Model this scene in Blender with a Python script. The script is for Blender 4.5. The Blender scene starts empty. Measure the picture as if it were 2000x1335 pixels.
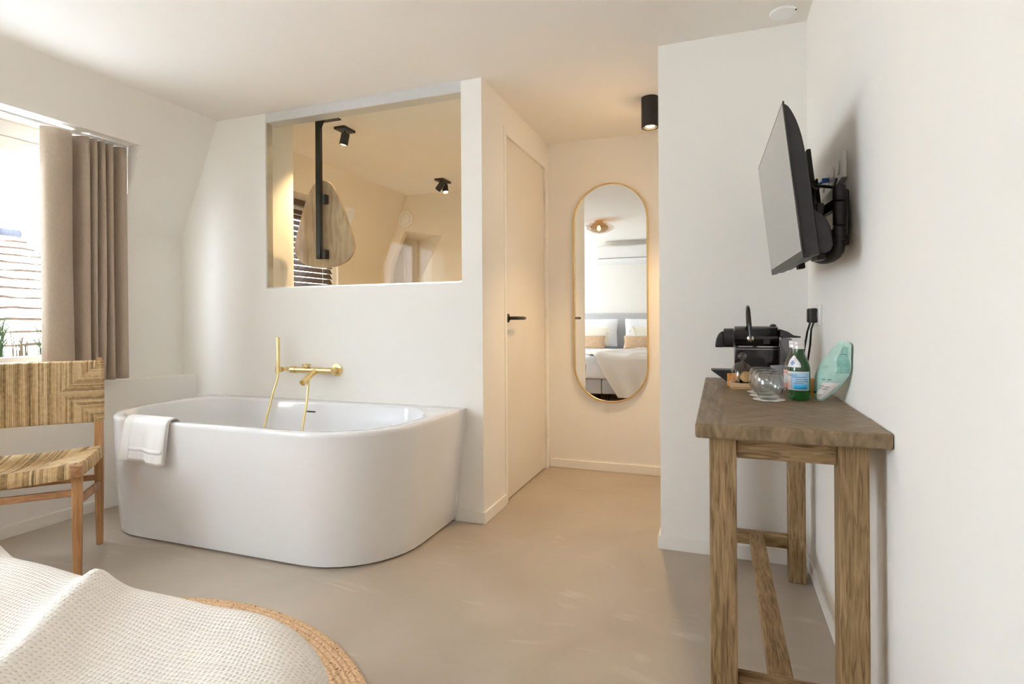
import bpy, bmesh, math, random
from mathutils import Vector, Matrix
random.seed(7)
C = bpy.context.scene.collection
PI = math.pi

# ------------------------------------------------------------ camera
cam_d = bpy.data.cameras.new('camera')
cam = bpy.data.objects.new('camera', cam_d); C.objects.link(cam)
YAW, ROLL = .3516, .0061
r0 = Vector((math.cos(YAW), math.sin(YAW), 0)); u0 = Vector((0, 0, 1)); f0 = Vector((-math.sin(YAW), math.cos(YAW), 0))
cx = r0*math.cos(ROLL) - u0*math.sin(ROLL); cy = r0*math.sin(ROLL) + u0*math.cos(ROLL); cz = -f0
cam.matrix_world = Matrix(((cx.x, cy.x, cz.x, 0), (cx.y, cy.y, cz.y, 0), (cx.z, cy.z, cz.z, 1.075), (0, 0, 0, 1)))
cam_d.sensor_width = 36; cam_d.lens = 1099.89/2000*36
cam_d.shift_y = (623.5-667.5)/2000; cam_d.clip_start = .02; cam_d.clip_end = 100
bpy.context.scene.camera = cam

# ------------------------------------------------------------ world and exposure
W = bpy.data.worlds.new('world'); bpy.context.scene.world = W; W.use_nodes = True
bg = W.node_tree.nodes['Background']
bg.inputs[0].default_value = (.86, .96, 1.10, 1); bg.inputs[1].default_value = 10.0
vs = bpy.context.scene.view_settings
vs.view_transform = 'Standard'; vs.look = 'None'; vs.gamma = 1; vs.use_curve_mapping = False
vs.exposure = 1.03
bpy.context.scene.cycles.max_bounces = 14
bpy.context.scene.cycles.diffuse_bounces = 8
bpy.context.scene.cycles.transmission_bounces = 12
bpy.context.scene.cycles.transparent_max_bounces = 18
bpy.context.scene.cycles.sample_clamp_indirect = 6

def spot(name, loc, tgt, power, size, blend, col, rad=.02):
    d = bpy.data.lights.new(name, 'SPOT'); d.energy = power; d.spot_size = math.radians(size); d.spot_blend = blend
    d.color = col; d.shadow_soft_size = rad
    o = bpy.data.objects.new(name, d); C.objects.link(o); o.location = loc
    o.rotation_euler = (Vector(tgt)-Vector(loc)).to_track_quat('-Z', 'Y').to_euler()
    return o

# ------------------------------------------------------------ mesh helpers
class MB:
    def __init__(s): s.v = []; s.f = []; s.col = None
    def add(s, vs_, fs):
        n = len(s.v); s.v += [tuple(v) for v in vs_]; s.f += [tuple(i+n for i in f) for f in fs]; return s
    def box(s, x0, x1, y0, y1, z0, z1):
        return s.add([(x0,y0,z0),(x1,y0,z0),(x1,y1,z0),(x0,y1,z0),(x0,y0,z1),(x1,y0,z1),(x1,y1,z1),(x0,y1,z1)],
                     [(0,3,2,1),(4,5,6,7),(0,1,5,4),(1,2,6,5),(2,3,7,6),(3,0,4,7)])
    def obox(s, c, ax, ay, az, hx, hy, hz):
        c = Vector(c); ax = Vector(ax).normalized()*hx; ay = Vector(ay).normalized()*hy; az = Vector(az).normalized()*hz
        P = [c+sx*ax+sy*ay+sz*az for sz in (-1, 1) for sx, sy in ((-1,-1),(1,-1),(1,1),(-1,1))]
        return s.add(P, [(0,3,2,1),(4,5,6,7),(0,1,5,4),(1,2,6,5),(2,3,7,6),(3,0,4,7)])
    def prism(s, poly, axis, a, b):
        n = len(poly)
        def p(q, t):
            if axis == 'y': return (q[0], t, q[1])
            if axis == 'x': return (t, q[0], q[1])
            return (q[0], q[1], t)
        return s.add([p(q, a) for q in poly]+[p(q, b) for q in poly],
                     [tuple(range(n))[::-1], tuple(range(n, 2*n))]+[(i, (i+1) % n, n+(i+1) % n, n+i) for i in range(n)])
    def tube(s, pts, r, seg=10, caps=True, flat=None):
        pts = [Vector(p) for p in pts]; rings = []; prev = None
        for i, p in enumerate(pts):
            t = (pts[min(i+1, len(pts)-1)]-pts[max(i-1, 0)]).normalized()
            if prev is None:
                a = Vector((0, 0, 1)) if abs(t.z) < .9 else Vector((1, 0, 0))
                nrm = t.cross(a).normalized()
            else:
                nrm = (prev-t*prev.dot(t)).normalized()
            prev = nrm; b = t.cross(nrm)
            rr = r[i] if isinstance(r, (list, tuple)) else r
            rings.append([p+nrm*math.cos(2*PI*k/seg)*rr+b*math.sin(2*PI*k/seg)*rr for k in range(seg)])
        n = len(s.v)
        for R in rings: s.v += [tuple(q) for q in R]
        for i in range(len(rings)-1):
            for k in range(seg):
                s.f.append((n+i*seg+k, n+i*seg+(k+1) % seg, n+(i+1)*seg+(k+1) % seg, n+(i+1)*seg+k))
        if caps:
            s.f.append(tuple(n+k for k in range(seg))[::-1]); s.f.append(tuple(n+(len(rings)-1)*seg+k for k in range(seg)))
        return s
    def lathe(s, prof, c=(0, 0, 0), axis=(0, 0, 1), seg=32):
        c = Vector(c); ax = Vector(axis).normalized(); a = Vector((1, 0, 0)) if abs(ax.x) < .9 else Vector((0, 1, 0))
        e1 = (a-ax*a.dot(ax)).normalized(); e2 = ax.cross(e1); n = len(s.v)
        for r, h in prof:
            for k in range(seg):
                t = 2*PI*k/seg; s.v.append(tuple(c+ax*h+(e1*math.cos(t)+e2*math.sin(t))*r))
        m = len(prof)
        for i in range(m-1):
            for k in range(seg):
                s.f.append((n+i*seg+k, n+i*seg+(k+1) % seg, n+(i+1)*seg+(k+1) % seg, n+(i+1)*seg+k))
        if prof[0][0] > 1e-5: s.f.append(tuple(n+k for k in range(seg))[::-1])
        if prof[-1][0] > 1e-5: s.f.append(tuple(n+(m-1)*seg+k for k in range(seg)))
        return s
    def grid(s, fn, nu, nv):
        n = len(s.v)
        for j in range(nv+1):
            for i in range(nu+1): s.v.append(tuple(fn(i/nu, j/nv)))
        for j in range(nv):
            for i in range(nu):
                a = n+j*(nu+1)+i; s.f.append((a, a+1, a+nu+2, a+nu+1))
        return s
    def build(s, name, mat, parent=None, smooth=False, bevel=0, bseg=2, solid=0, sub=0, weld=False):
        me = bpy.data.meshes.new(name); me.from_pydata(s.v, [], s.f)
        bm = bmesh.new(); bm.from_mesh(me)
        if weld: bmesh.ops.remove_doubles(bm, verts=bm.verts, dist=1e-5)
        if not solid: bmesh.ops.recalc_face_normals(bm, faces=bm.faces)
        bm.to_mesh(me); bm.free(); me.materials.append(mat)
        o = bpy.data.objects.new(name, me); C.objects.link(o)
        if solid: m = o.modifiers.new('solid', 'SOLIDIFY'); m.thickness = solid; m.offset = 0
        if bevel: m = o.modifiers.new('bevel', 'BEVEL'); m.width = bevel; m.segments = bseg; m.limit_method = 'ANGLE'; m.angle_limit = math.radians(40)
        if sub: m = o.modifiers.new('sub', 'SUBSURF'); m.levels = sub; m.render_levels = sub
        if smooth:
            me.polygons.foreach_set('use_smooth', [True]*len(me.polygons))
            try: me.set_sharp_from_angle(angle=math.radians(42))
            except Exception: pass
        if parent: o.parent = parent; o.matrix_parent_inverse = parent.matrix_world.inverted() if False else Matrix.Translation(-Vector(parent.location)) if not parent.parent else Matrix.Identity(4)
        return o

def thing(name, label, cat, loc=(0, 0, 0), group=None):
    o = bpy.data.objects.new(name, None); C.objects.link(o); o.location = loc; o.empty_display_size = .1
    o['label'] = label; o['category'] = cat
    if group: o['group'] = group
    return o
def tag(o, label, cat, group=None, kind=None):
    o['label'] = label; o['category'] = cat
    if group: o['group'] = group
    if kind: o['kind'] = kind
    return o
def struct(o): o['kind'] = 'structure'; return o
def sthing(name, loc=(0, 0, 0)):
    o = bpy.data.objects.new(name, None); C.objects.link(o); o.location = loc; o['kind'] = 'structure'; return o
def rrect(x0, x1, y0, y1, r, k=8):
    # r = (front-left, front-right, back-right, back-left)
    cs = [(x0+r[0], y0+r[0], r[0], PI), (x1-r[1], y0+r[1], r[1], 1.5*PI), (x1-r[2], y1-r[2], r[2], 0), (x0+r[3], y1-r[3], r[3], .5*PI)]
    P = []
    for i, (a, b, rr, t0) in enumerate(cs):
        arc = [(a+rr*math.cos(t0+.5*PI*j/k), b+rr*math.sin(t0+.5*PI*j/k)) for j in range(k+1)]
        P += arc
        na = cs[(i+1) % 4]; nx = na[0]+na[2]*math.cos(na[3]); ny = na[1]+na[2]*math.sin(na[3])
        lx, ly = arc[-1]
        P += [(lx+(nx-lx)*j/6, ly+(ny-ly)*j/6) for j in range(1, 6)]
    return P
def rings(mb, R, cap0=True, cap1=True):
    n = len(mb.v); m = len(R[0])
    for q in R: mb.v += [tuple(p) for p in q]
    for i in range(len(R)-1):
        for k in range(m): mb.f.append((n+i*m+k, n+i*m+(k+1) % m, n+(i+1)*m+(k+1) % m, n+(i+1)*m+k))
    if cap0: mb.f.append(tuple(n+k for k in range(m))[::-1])
    if cap1: mb.f.append(tuple(n+(len(R)-1)*m+k for k in range(m)))
    return mb

# ------------------------------------------------------------ materials
def mat(name, col, rough=.5, metal=0, spec=.5, noise=None, bump=None, sheen=0, coat=0, emit=None, trans=0, ior=1.5, subs=0):
    m = bpy.data.materials.new(name); m.use_nodes = True; nt = m.node_tree; N = nt.nodes; L = nt.links
    b = N['Principled BSDF']; b.inputs['Base Color'].default_value = (*col, 1); b.inputs['Roughness'].default_value = rough
    b.inputs['Metallic'].default_value = metal; b.inputs['Specular IOR Level'].default_value = spec; b.inputs['IOR'].default_value = ior
    if sheen: b.inputs['Sheen Weight'].default_value = sheen
    if coat: b.inputs['Coat Weight'].default_value = coat; b.inputs['Coat Roughness'].default_value = .06
    if trans: b.inputs['Transmission Weight'].default_value = trans
    if subs: b.inputs['Subsurface Weight'].default_value = subs; b.inputs['Subsurface Scale'].default_value = .01
    if emit: b.inputs['Emission Color'].default_value = (*emit[0], 1); b.inputs['Emission Strength'].default_value = emit[1]
    tc = N.new('ShaderNodeTexCoord')
    if noise:   # (scale xyz, colour b, detail, low, high)
        sc, colb, det, lo, hi = noise
        mp = N.new('ShaderNodeMapping'); L.new(tc.outputs['Object'], mp.inputs[0]); mp.inputs['Scale'].default_value = sc
        nz = N.new('ShaderNodeTexNoise'); L.new(mp.outputs[0], nz.inputs[0]); nz.inputs['Scale'].default_value = 1; nz.inputs['Detail'].default_value = det
        nz.inputs['Distortion'].default_value = .6
        rp = N.new('ShaderNodeValToRGB'); L.new(nz.outputs[0], rp.inputs[0])
        rp.color_ramp.elements[0].position = lo; rp.color_ramp.elements[0].color = (*col, 1)
        rp.color_ramp.elements[1].position = hi; rp.color_ramp.elements[1].color = (*colb, 1)
        L.new(rp.outputs[0], b.inputs['Base Color']); m['ramp'] = rp.name
    if bump:    # (scale xyz, strength, distance)
        sc, st, di = bump
        mp = N.new('ShaderNodeMapping'); L.new(tc.outputs['Object'], mp.inputs[0]); mp.inputs['Scale'].default_value = sc
        nz = N.new('ShaderNodeTexNoise'); L.new(mp.outputs[0], nz.inputs[0]); nz.inputs['Scale'].default_value = 1; nz.inputs['Detail'].default_value = 4
        bp = N.new('ShaderNodeBump'); bp.inputs['Strength'].default_value = st; bp.inputs['Distance'].default_value = di
        L.new(nz.outputs[0], bp.inputs['Height']); L.new(bp.outputs[0], b.inputs['Normal'])
    return m
paint = mat('wall_paint', (.875, .85, .80), .6, spec=.3, noise=((3, 3, 3), (.885, .86, .81), 3, .3, .7), bump=((60, 60, 60), .04, .002))
ceilp = mat('ceiling_paint', (.865, .825, .765), .75, spec=.25, noise=((2, 2, 2), (.875, .835, .775), 3, .3, .7))
trimp = mat('trim_paint', (.88, .855, .80), .4, spec=.4, noise=((5, 5, 5), (.89, .865, .81), 2, .3, .7))
doorp = mat('door_paint', (.80, .745, .66), .24, spec=.5, noise=((4, 4, 1), (.81, .755, .67), 2, .3, .7))
bathp = mat('bathroom_paint', (.82, .75, .63), .55, spec=.3, noise=((3, 3, 3), (.83, .76, .64), 3, .3, .7))
white = mat('white_plastic', (.86, .86, .84), .35, noise=((9, 9, 9), (.88, .88, .86), 2, .3, .7))
winw = mat('window_frame_white', (.88, .86, .82), .35, noise=((9, 9, 9), (.9, .88, .84), 2, .3, .7))
black = mat('black_metal', (.014, .013, .013), .42, metal=.2, noise=((30, 30, 30), (.02, .019, .019), 2, .3, .7))
darkpl = mat('dark_grey_plastic', (.018, .0175, .019), .42, spec=.35, noise=((30, 30, 30), (.024, .023, .025), 2, .3, .7))
gloss = mat('gloss_black', (.004, .004, .005), .09, spec=.4, coat=.25, noise=((10, 10, 10), (.01, .01, .012), 2, .3, .7))
acryl = mat('white_acrylic', (.86, .865, .88), .09, spec=.5, coat=.5, noise=((2, 2, 2), (.87, .875, .89), 1, .3, .7))
brass = mat('brushed_brass', (.80, .62, .30), .26, metal=1, noise=((200, 200, 20), (.86, .69, .37), 3, .3, .7))
gold = mat('gold_frame', (.72, .48, .18), .25, metal=1, noise=((40, 40, 40), (.78, .54, .24), 3, .3, .7))
chrome = mat('chrome', (.55, .55, .55), .15, metal=1, noise=((20, 20, 20), (.6, .6, .6), 2, .3, .7))
alum = mat('grey_aluminium', (.62, .60, .56), .35, metal=.6, noise=((20, 20, 20), (.66, .64, .6), 2, .3, .7))
mirrorm = mat('mirror_silver', (.93, .93, .92), .0, metal=1)
mirrorm.node_tree.nodes['Principled BSDF'].inputs['Roughness'].default_value = .003
curt = mat('taupe_curtain', (.46, .365, .275), .85, sheen=.3, noise=((500, 500, 60), (.39, .305, .23), 3, .35, .7), bump=((700, 700, 200), .25, .001))
terry = mat('white_terry', (.93, .93, .93), .9, sheen=.4, noise=((90, 90, 90), (.96, .96, .96), 4, .3, .7), bump=((500, 500, 500), .6, .002))
linen = mat('white_linen', (.86, .87, .90), .8, sheen=.2, noise=((6, 6, 6), (.89, .9, .93), 4, .3, .7), bump=((14, 14, 14), .5, .02))
greyf = mat('grey_upholstery', (.50, .495, .48), .85, sheen=.3, noise=((120, 120, 120), (.56, .555, .54), 4, .3, .7), bump=((300, 300, 300), .3, .001))
jutec = mat('jute_cushion', (.45, .30, .17), .9, noise=((30, 10, 90), (.60, .42, .26), 5, .3, .7), bump=((40, 10, 200), .6, .003))
cream = mat('cream_cotton', (.78, .72, .60), .85, noise=((40, 40, 40), (.84, .79, .68), 4, .3, .7), bump=((200, 200, 200), .4, .002))

def wood(name, a, b, c, sc, rough=.6, spec=.3, stretch=(6, 6, 60), cracks=True):
    m = bpy.data.materials.new(name); m.use_nodes = True; nt = m.node_tree; N = nt.nodes; L = nt.links
    bs = N['Principled BSDF']; bs.inputs['Roughness'].default_value = rough; bs.inputs['Specular IOR Level'].default_value = spec
    tc = N.new('ShaderNodeTexCoord'); mp = N.new('ShaderNodeMapping'); L.new(tc.outputs['Object'], mp.inputs[0]); mp.inputs['Scale'].default_value = [s*sc for s in stretch]
    n1 = N.new('ShaderNodeTexNoise'); L.new(mp.outputs[0], n1.inputs[0]); n1.inputs['Scale'].default_value = 1; n1.inputs['Detail'].default_value = 8; n1.inputs['Distortion'].default_value = 1.2
    rp = N.new('ShaderNodeValToRGB'); L.new(n1.outputs[0], rp.inputs[0]); e = rp.color_ramp.elements
    e[0].position = .3; e[0].color = (*a, 1); e[1].position = .72; e[1].color = (*c, 1); k = e.new(.5); k.color = (*b, 1)
    n2 = N.new('ShaderNodeTexNoise'); L.new(tc.outputs['Object'], n2.inputs[0]); n2.inputs['Scale'].default_value = 7; n2.inputs['Detail'].default_value = 3
    mx = N.new('ShaderNodeMixRGB'); mx.blend_type = 'MULTIPLY'; mx.inputs[0].default_value = .55
    r2 = N.new('ShaderNodeValToRGB'); L.new(n2.outputs[0], r2.inputs[0]); r2.color_ramp.elements[0].position = .3; r2.color_ramp.elements[0].color = (.62, .58, .54, 1); r2.color_ramp.elements[1].position = .65; r2.color_ramp.elements[1].color = (1, 1, 1, 1)
    L.new(rp.outputs[0], mx.inputs[1]); L.new(r2.outputs[0], mx.inputs[2]); L.new(mx.outputs[0], bs.inputs['Base Color'])
    bp = N.new('ShaderNodeBump'); bp.inputs['Strength'].default_value = .35; bp.inputs['Distance'].default_value = .002
    L.new(n1.outputs[0], bp.inputs['Height']); L.new(bp.outputs[0], bs.inputs['Normal'])
    return m
WA, WB, WC = (.15, .085, .038), (.31, .20, .098), (.46, .31, .16)
woodz = wood('weathered_teak_upright', WA, WB, WC, 1, stretch=(130, 130, 9))
woodx = wood('weathered_teak_cross', WA, WB, WC, 1, stretch=(10, 95, 95))
woody = wood('weathered_teak_long', WA, WB, WC, 1, stretch=(95, 9, 95))
teakz = wood('warm_teak_upright', (.36, .17, .07), (.50, .27, .12), (.62, .37, .18), 1, rough=.5, stretch=(50, 50, 4))
teakx = wood('warm_teak_rail', (.34, .17, .08), (.48, .26, .13), (.60, .36, .2), 1, rough=.5, stretch=(14, 14, 60))
boardw = wood('pale_oak_board', (.36, .235, .135), (.52, .365, .23), (.60, .44, .29), 1, rough=.6, stretch=(30, 30, 3.5))
bamboo = wood('light_bamboo', (.50, .32, .15), (.62, .42, .22), (.70, .50, .28), 1, stretch=(20, 60, 60))

# parquet table top: herringbone-like grain directions
def parquet():
    m = bpy.data.materials.new('parquet_teak_top'); m.use_nodes = True; nt = m.node_tree; N = nt.nodes; L = nt.links
    bs = N['Principled BSDF']; bs.inputs['Roughness'].default_value = .45; bs.inputs['Specular IOR Level'].default_value = .4
    tc = N.new('ShaderNodeTexCoord')
    def grain(rot):
        mp = N.new('ShaderNodeMapping'); L.new(tc.outputs['Object'], mp.inputs[0]); mp.inputs['Rotation'].default_value = (0, 0, rot)
        mp2 = N.new('ShaderNodeMapping'); L.new(mp.outputs[0], mp2.inputs[0]); mp2.inputs['Scale'].default_value = (60, 6, 20)
        n = N.new('ShaderNodeTexNoise'); L.new(mp2.outputs[0], n.inputs[0]); n.inputs['Scale'].default_value = 1; n.inputs['Detail'].default_value = 7; n.inputs['Distortion'].default_value = .8
        return n.outputs[0]
    sx = N.new('ShaderNodeSeparateXYZ'); L.new(tc.outputs['Object'], sx.inputs[0])
    w = N.new('ShaderNodeTexBrick'); mpb = N.new('ShaderNodeMapping'); L.new(tc.outputs['Object'], mpb.inputs[0]); mpb.inputs['Rotation'].default_value = (0, 0, .78)
    L.new(mpb.outputs[0], w.inputs[0]); w.inputs['Scale'].default_value = 5; w.inputs['Mortar Size'].default_value = .004
    w.inputs['Color1'].default_value = (0, 0, 0, 1); w.inputs['Color2'].default_value = (1, 1, 1, 1); w.inputs['Mortar'].default_value = (.3, .3, .3, 1)
    mx = N.new('ShaderNodeMixRGB'); L.new(w.outputs[0], mx.inputs[0]); L.new(grain(.8), mx.inputs[1]); L.new(grain(-.8), mx.inputs[2])
    edge = N.new('ShaderNodeMath'); edge.operation = 'LESS_THAN'; edge.inputs[1].default_value = -.135; L.new(sx.outputs[0], edge.inputs[0])
    mx2 = N.new('ShaderNodeMixRGB'); L.new(edge.outputs[0], mx2.inputs[0]); L.new(mx.outputs[0], mx2.inputs[1]); L.new(grain(0), mx2.inputs[2])
    rp = N.new('ShaderNodeValToRGB'); L.new(mx2.outputs[0], rp.inputs[0]); e = rp.color_ramp.elements
    e[0].position = .3; e[0].color = (.135, .086, .045, 1); e[1].position = .72; e[1].color = (.32, .225, .13, 1); k = e.new(.5); k.color = (.215, .145, .08, 1)
    L.new(rp.outputs[0], bs.inputs['Base Color'])
    bp = N.new('ShaderNodeBump'); bp.inputs['Strength'].default_value = .2; bp.inputs['Distance'].default_value = .002
    L.new(mx2.outputs[0], bp.inputs['Height']); L.new(bp.outputs[0], bs.inputs['Normal'])
    return m
parq = parquet()

def cement():
    m = bpy.data.materials.new('microcement_floor'); m.use_nodes = True; nt = m.node_tree; N = nt.nodes; L = nt.links
    bs = N['Principled BSDF']; bs.inputs['Specular IOR Level'].default_value = .5
    tc = N.new('ShaderNodeTexCoord')
    n1 = N.new('ShaderNodeTexNoise'); L.new(tc.outputs['Object'], n1.inputs[0]); n1.inputs['Scale'].default_value = 1.3; n1.inputs['Detail'].default_value = 6; n1.inputs['Distortion'].default_value = 1.5
    rp = N.new('ShaderNodeValToRGB'); L.new(n1.outputs[0], rp.inputs[0]); e = rp.color_ramp.elements
    e[0].position = .3; e[0].color = (.41, .34, .26, 1); e[1].position = .75; e[1].color = (.49, .415, .33, 1)
    mp = N.new('ShaderNodeMapping'); L.new(tc.outputs['Object'], mp.inputs[0]); mp.inputs['Rotation'].default_value = (0, 0, .6); mp.inputs['Scale'].default_value = (1.1, 3.2, 1)
    n2 = N.new('ShaderNodeTexNoise'); L.new(mp.outputs[0], n2.inputs[0]); n2.inputs['Scale'].default_value = 1.6; n2.inputs['Detail'].default_value = 9; n2.inputs['Distortion'].default_value = 2.6
    r2 = N.new('ShaderNodeValToRGB'); L.new(n2.outputs[0], r2.inputs[0]); r2.color_ramp.elements[0].position = .62; r2.color_ramp.elements[1].position = .74
    r2.color_ramp.elements[0].color = (0, 0, 0, 1); r2.color_ramp.elements[1].color = (.55, .55, .55, 1)
    mx = N.new('ShaderNodeMixRGB'); L.new(r2.outputs[0], mx.inputs[0]); L.new(rp.outputs[0], mx.inputs[1]); mx.inputs[2].default_value = (.60, .53, .44, 1)
    L.new(mx.outputs[0], bs.inputs['Base Color'])
    rr = N.new('ShaderNodeMapRange'); L.new(n2.outputs[0], rr.inputs[0]); rr.inputs[3].default_value = .28; rr.inputs[4].default_value = .46; L.new(rr.outputs[0], bs.inputs['Roughness'])
    bp = N.new('ShaderNodeBump'); bp.inputs['Strength'].default_value = .08; bp.inputs['Distance'].default_value = .01
    L.new(n2.outputs[0], bp.inputs['Height']); L.new(bp.outputs[0], bs.inputs['Normal'])
    return m
floorm = cement()

def paneglass(name, tint=(1, 1, 1), k=1.0):
    m = bpy.data.materials.new(name); m.use_nodes = True; nt = m.node_tree; N = nt.nodes; L = nt.links
    N.remove(N['Principled BSDF']); out = N['Material Output']
    tr = N.new('ShaderNodeBsdfTransparent'); tr.inputs[0].default_value = (*tint, 1)
    gl = N.new('ShaderNodeBsdfGlossy'); gl.inputs['Roughness'].default_value = .005
    fr = N.new('ShaderNodeFresnel'); ge = N.new('ShaderNodeNewGeometry'); mi = N.new('ShaderNodeMapRange'); L.new(ge.outputs['Backfacing'], mi.inputs[0])
    mi.inputs[3].default_value = 1.5; mi.inputs[4].default_value = 1/1.5; L.new(mi.outputs[0], fr.inputs[0])
    mu = N.new('ShaderNodeMath'); mu.operation = 'MULTIPLY'; mu.inputs[1].default_value = k; L.new(fr.outputs[0], mu.inputs[0])
    mx = N.new('ShaderNodeMixShader'); L.new(mu.outputs[0], mx.inputs[0]); L.new(tr.outputs[0], mx.inputs[1]); L.new(gl.outputs[0], mx.inputs[2])
    L.new(mx.outputs[0], out.inputs[0]); return m
pane = paneglass('window_pane_glass', (.97, .98, .98))
shelfgl = paneglass('partition_glass', (.95, .965, .94), .16)
thingl = paneglass('thin_clear_glass', (.96, .965, .96), 2.0)
smoke = paneglass('smoked_glass', (.72, .55, .36), 1.5)
tankgl = paneglass('grey_tank_glass', (.42, .43, .44), 1.6)
clearb = paneglass('bottle_clear_glass', (.88, .92, .88), 1.5)
green = mat('green_bottle_glass', (.008, .13, .015), .04, trans=.75, coat=.5, noise=((20, 20, 20), (.012, .16, .02), 2, .3, .7))

def crochet():
    m = bpy.data.materials.new('cream_waffle_knit'); m.use_nodes = True; nt = m.node_tree; N = nt.nodes; L = nt.links
    bs = N['Principled BSDF']; bs.inputs['Roughness'].default_value = .9; bs.inputs['Sheen Weight'].default_value = .3
    uv = N.new('ShaderNodeUVMap'); sp = N.new('ShaderNodeSeparateXYZ')
    wn = N.new('ShaderNodeTexNoise'); L.new(uv.outputs[0], wn.inputs[0]); wn.inputs['Scale'].default_value = 9; wn.inputs['Detail'].default_value = 2
    ad = N.new('ShaderNodeVectorMath'); ad.operation = 'MULTIPLY_ADD'; L.new(wn.outputs['Color'], ad.inputs[0]); ad.inputs[1].default_value = (.02, .02, 0); L.new(uv.outputs[0], ad.inputs[2])
    L.new(ad.outputs[0], sp.inputs[0])
    def mth(op, a, b=None):
        n = N.new('ShaderNodeMath'); n.operation = op
        for i, q in enumerate((a, b)):
            if q is None: continue
            if isinstance(q, (int, float)): n.inputs[i].default_value = q
            else: L.new(q, n.inputs[i])
        return n.outputs[0]
    P = .0078
    X = mth('MULTIPLY', sp.outputs[0], 2*PI/P); Y = mth('MULTIPLY', sp.outputs[1], 2*PI/(P*1.0))
    row = mth('MULTIPLY', mth('SIGN', mth('SINE', mth('MULTIPLY', Y, .5))), PI/2)
    sxx = mth('COSINE', mth('ADD', X, row)); syy = mth('COSINE', Y)
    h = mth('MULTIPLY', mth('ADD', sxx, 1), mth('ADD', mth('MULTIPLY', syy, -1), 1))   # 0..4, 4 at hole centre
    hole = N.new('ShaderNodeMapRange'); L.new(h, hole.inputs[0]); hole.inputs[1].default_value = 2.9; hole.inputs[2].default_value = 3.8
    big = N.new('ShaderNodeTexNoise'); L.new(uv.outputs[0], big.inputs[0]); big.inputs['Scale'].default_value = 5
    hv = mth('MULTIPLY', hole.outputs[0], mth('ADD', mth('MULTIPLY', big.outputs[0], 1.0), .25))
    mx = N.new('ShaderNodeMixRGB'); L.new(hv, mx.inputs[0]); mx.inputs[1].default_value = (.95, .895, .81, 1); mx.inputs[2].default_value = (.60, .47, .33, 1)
    L.new(mx.outputs[0], bs.inputs['Base Color'])
    fine = N.new('ShaderNodeTexNoise'); L.new(uv.outputs[0], fine.inputs[0]); fine.inputs['Scale'].default_value = 420
    hh = mth('ADD', mth('MULTIPLY', h, -.25), mth('MULTIPLY', fine.outputs[0], .5))
    bp = N.new('ShaderNodeBump'); bp.inputs['Strength'].default_value = .7; bp.inputs['Distance'].default_value = .003
    L.new(hh, bp.inputs['Height']); L.new(bp.outputs[0], bs.inputs['Normal'])
    return m
knit = crochet()

def strawmat():
    m = bpy.data.materials.new('woven_rush'); m.use_nodes = True; nt = m.node_tree; N = nt.nodes; L = nt.links
    bs = N['Principled BSDF']; bs.inputs['Roughness'].default_value = .6; bs.inputs['Specular IOR Level'].default_value = .35
    at = N.new('ShaderNodeAttribute'); at.attribute_name = 'tone'
    tc = N.new('ShaderNodeTexCoord'); nz = N.new('ShaderNodeTexNoise'); L.new(tc.outputs['Object'], nz.inputs[0]); nz.inputs['Scale'].default_value = 60; nz.inputs['Detail'].default_value = 3
    md = N.new('ShaderNodeMath'); md.operation = 'MULTIPLY_ADD'; L.new(nz.outputs[0], md.inputs[0]); md.inputs[1].default_value = .5; L.new(at.outputs['Fac'], md.inputs[2])
    rp = N.new('ShaderNodeValToRGB'); L.new(md.outputs[0], rp.inputs[0]); e = rp.color_ramp.elements
    e[0].position = .25; e[0].color = (.20, .125, .055, 1); e[1].position = 1.15 if False else 1.0; e[1].color = (.78, .62, .40, 1)
    k = e.new(.6); k.color = (.56, .385, .19, 1)
    L.new(rp.outputs[0], bs.inputs['Base Color']); return m
rush = strawmat()

def jute():
    m = bpy.data.materials.new('jute_rug'); m.use_nodes = True; nt = m.node_tree; N = nt.nodes; L = nt.links
    bs = N['Principled BSDF']; bs.inputs['Roughness'].default_value = .95
    tc = N.new('ShaderNodeTexCoord'); nz = N.new('ShaderNodeTexNoise'); L.new(tc.outputs['Object'], nz.inputs[0]); nz.inputs['Scale'].default_value = 140; nz.inputs['Detail'].default_value = 4
    rp = N.new('ShaderNodeValToRGB'); L.new(nz.outputs[0], rp.inputs[0]); e = rp.color_ramp.elements
    e[0].position = .28; e[0].color = (.22, .12, .06, 1); e[1].position = .7; e[1].color = (.76, .52, .31, 1); k = e.new(.42); k.color = (.58, .37, .20, 1)
    vo = N.new('ShaderNodeTexVoronoi'); L.new(tc.outputs['Object'], vo.inputs[0]); vo.inputs['Scale'].default_value = 30
    r2 = N.new('ShaderNodeValToRGB'); L.new(vo.outputs['Distance'], r2.inputs[0]); r2.color_ramp.elements[0].position = .10; r2.color_ramp.elements[0].color = (.35, .3, .25, 1); r2.color_ramp.elements[1].position = .17; r2.color_ramp.elements[1].color = (1, 1, 1, 1)
    mx = N.new('ShaderNodeMixRGB'); mx.blend_type = 'MULTIPLY'; mx.inputs[0].default_value = .8; L.new(rp.outputs[0], mx.inputs[1]); L.new(r2.outputs[0], mx.inputs[2])
    L.new(mx.outputs[0], bs.inputs['Base Color'])
    bp = N.new('ShaderNodeBump'); bp.inputs['Strength'].default_value = 1; bp.inputs['Distance'].default_value = .004
    L.new(nz.outputs[0], bp.inputs['Height']); L.new(bp.outputs[0], bs.inputs['Normal'])
    return m
jutem = jute()

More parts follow.
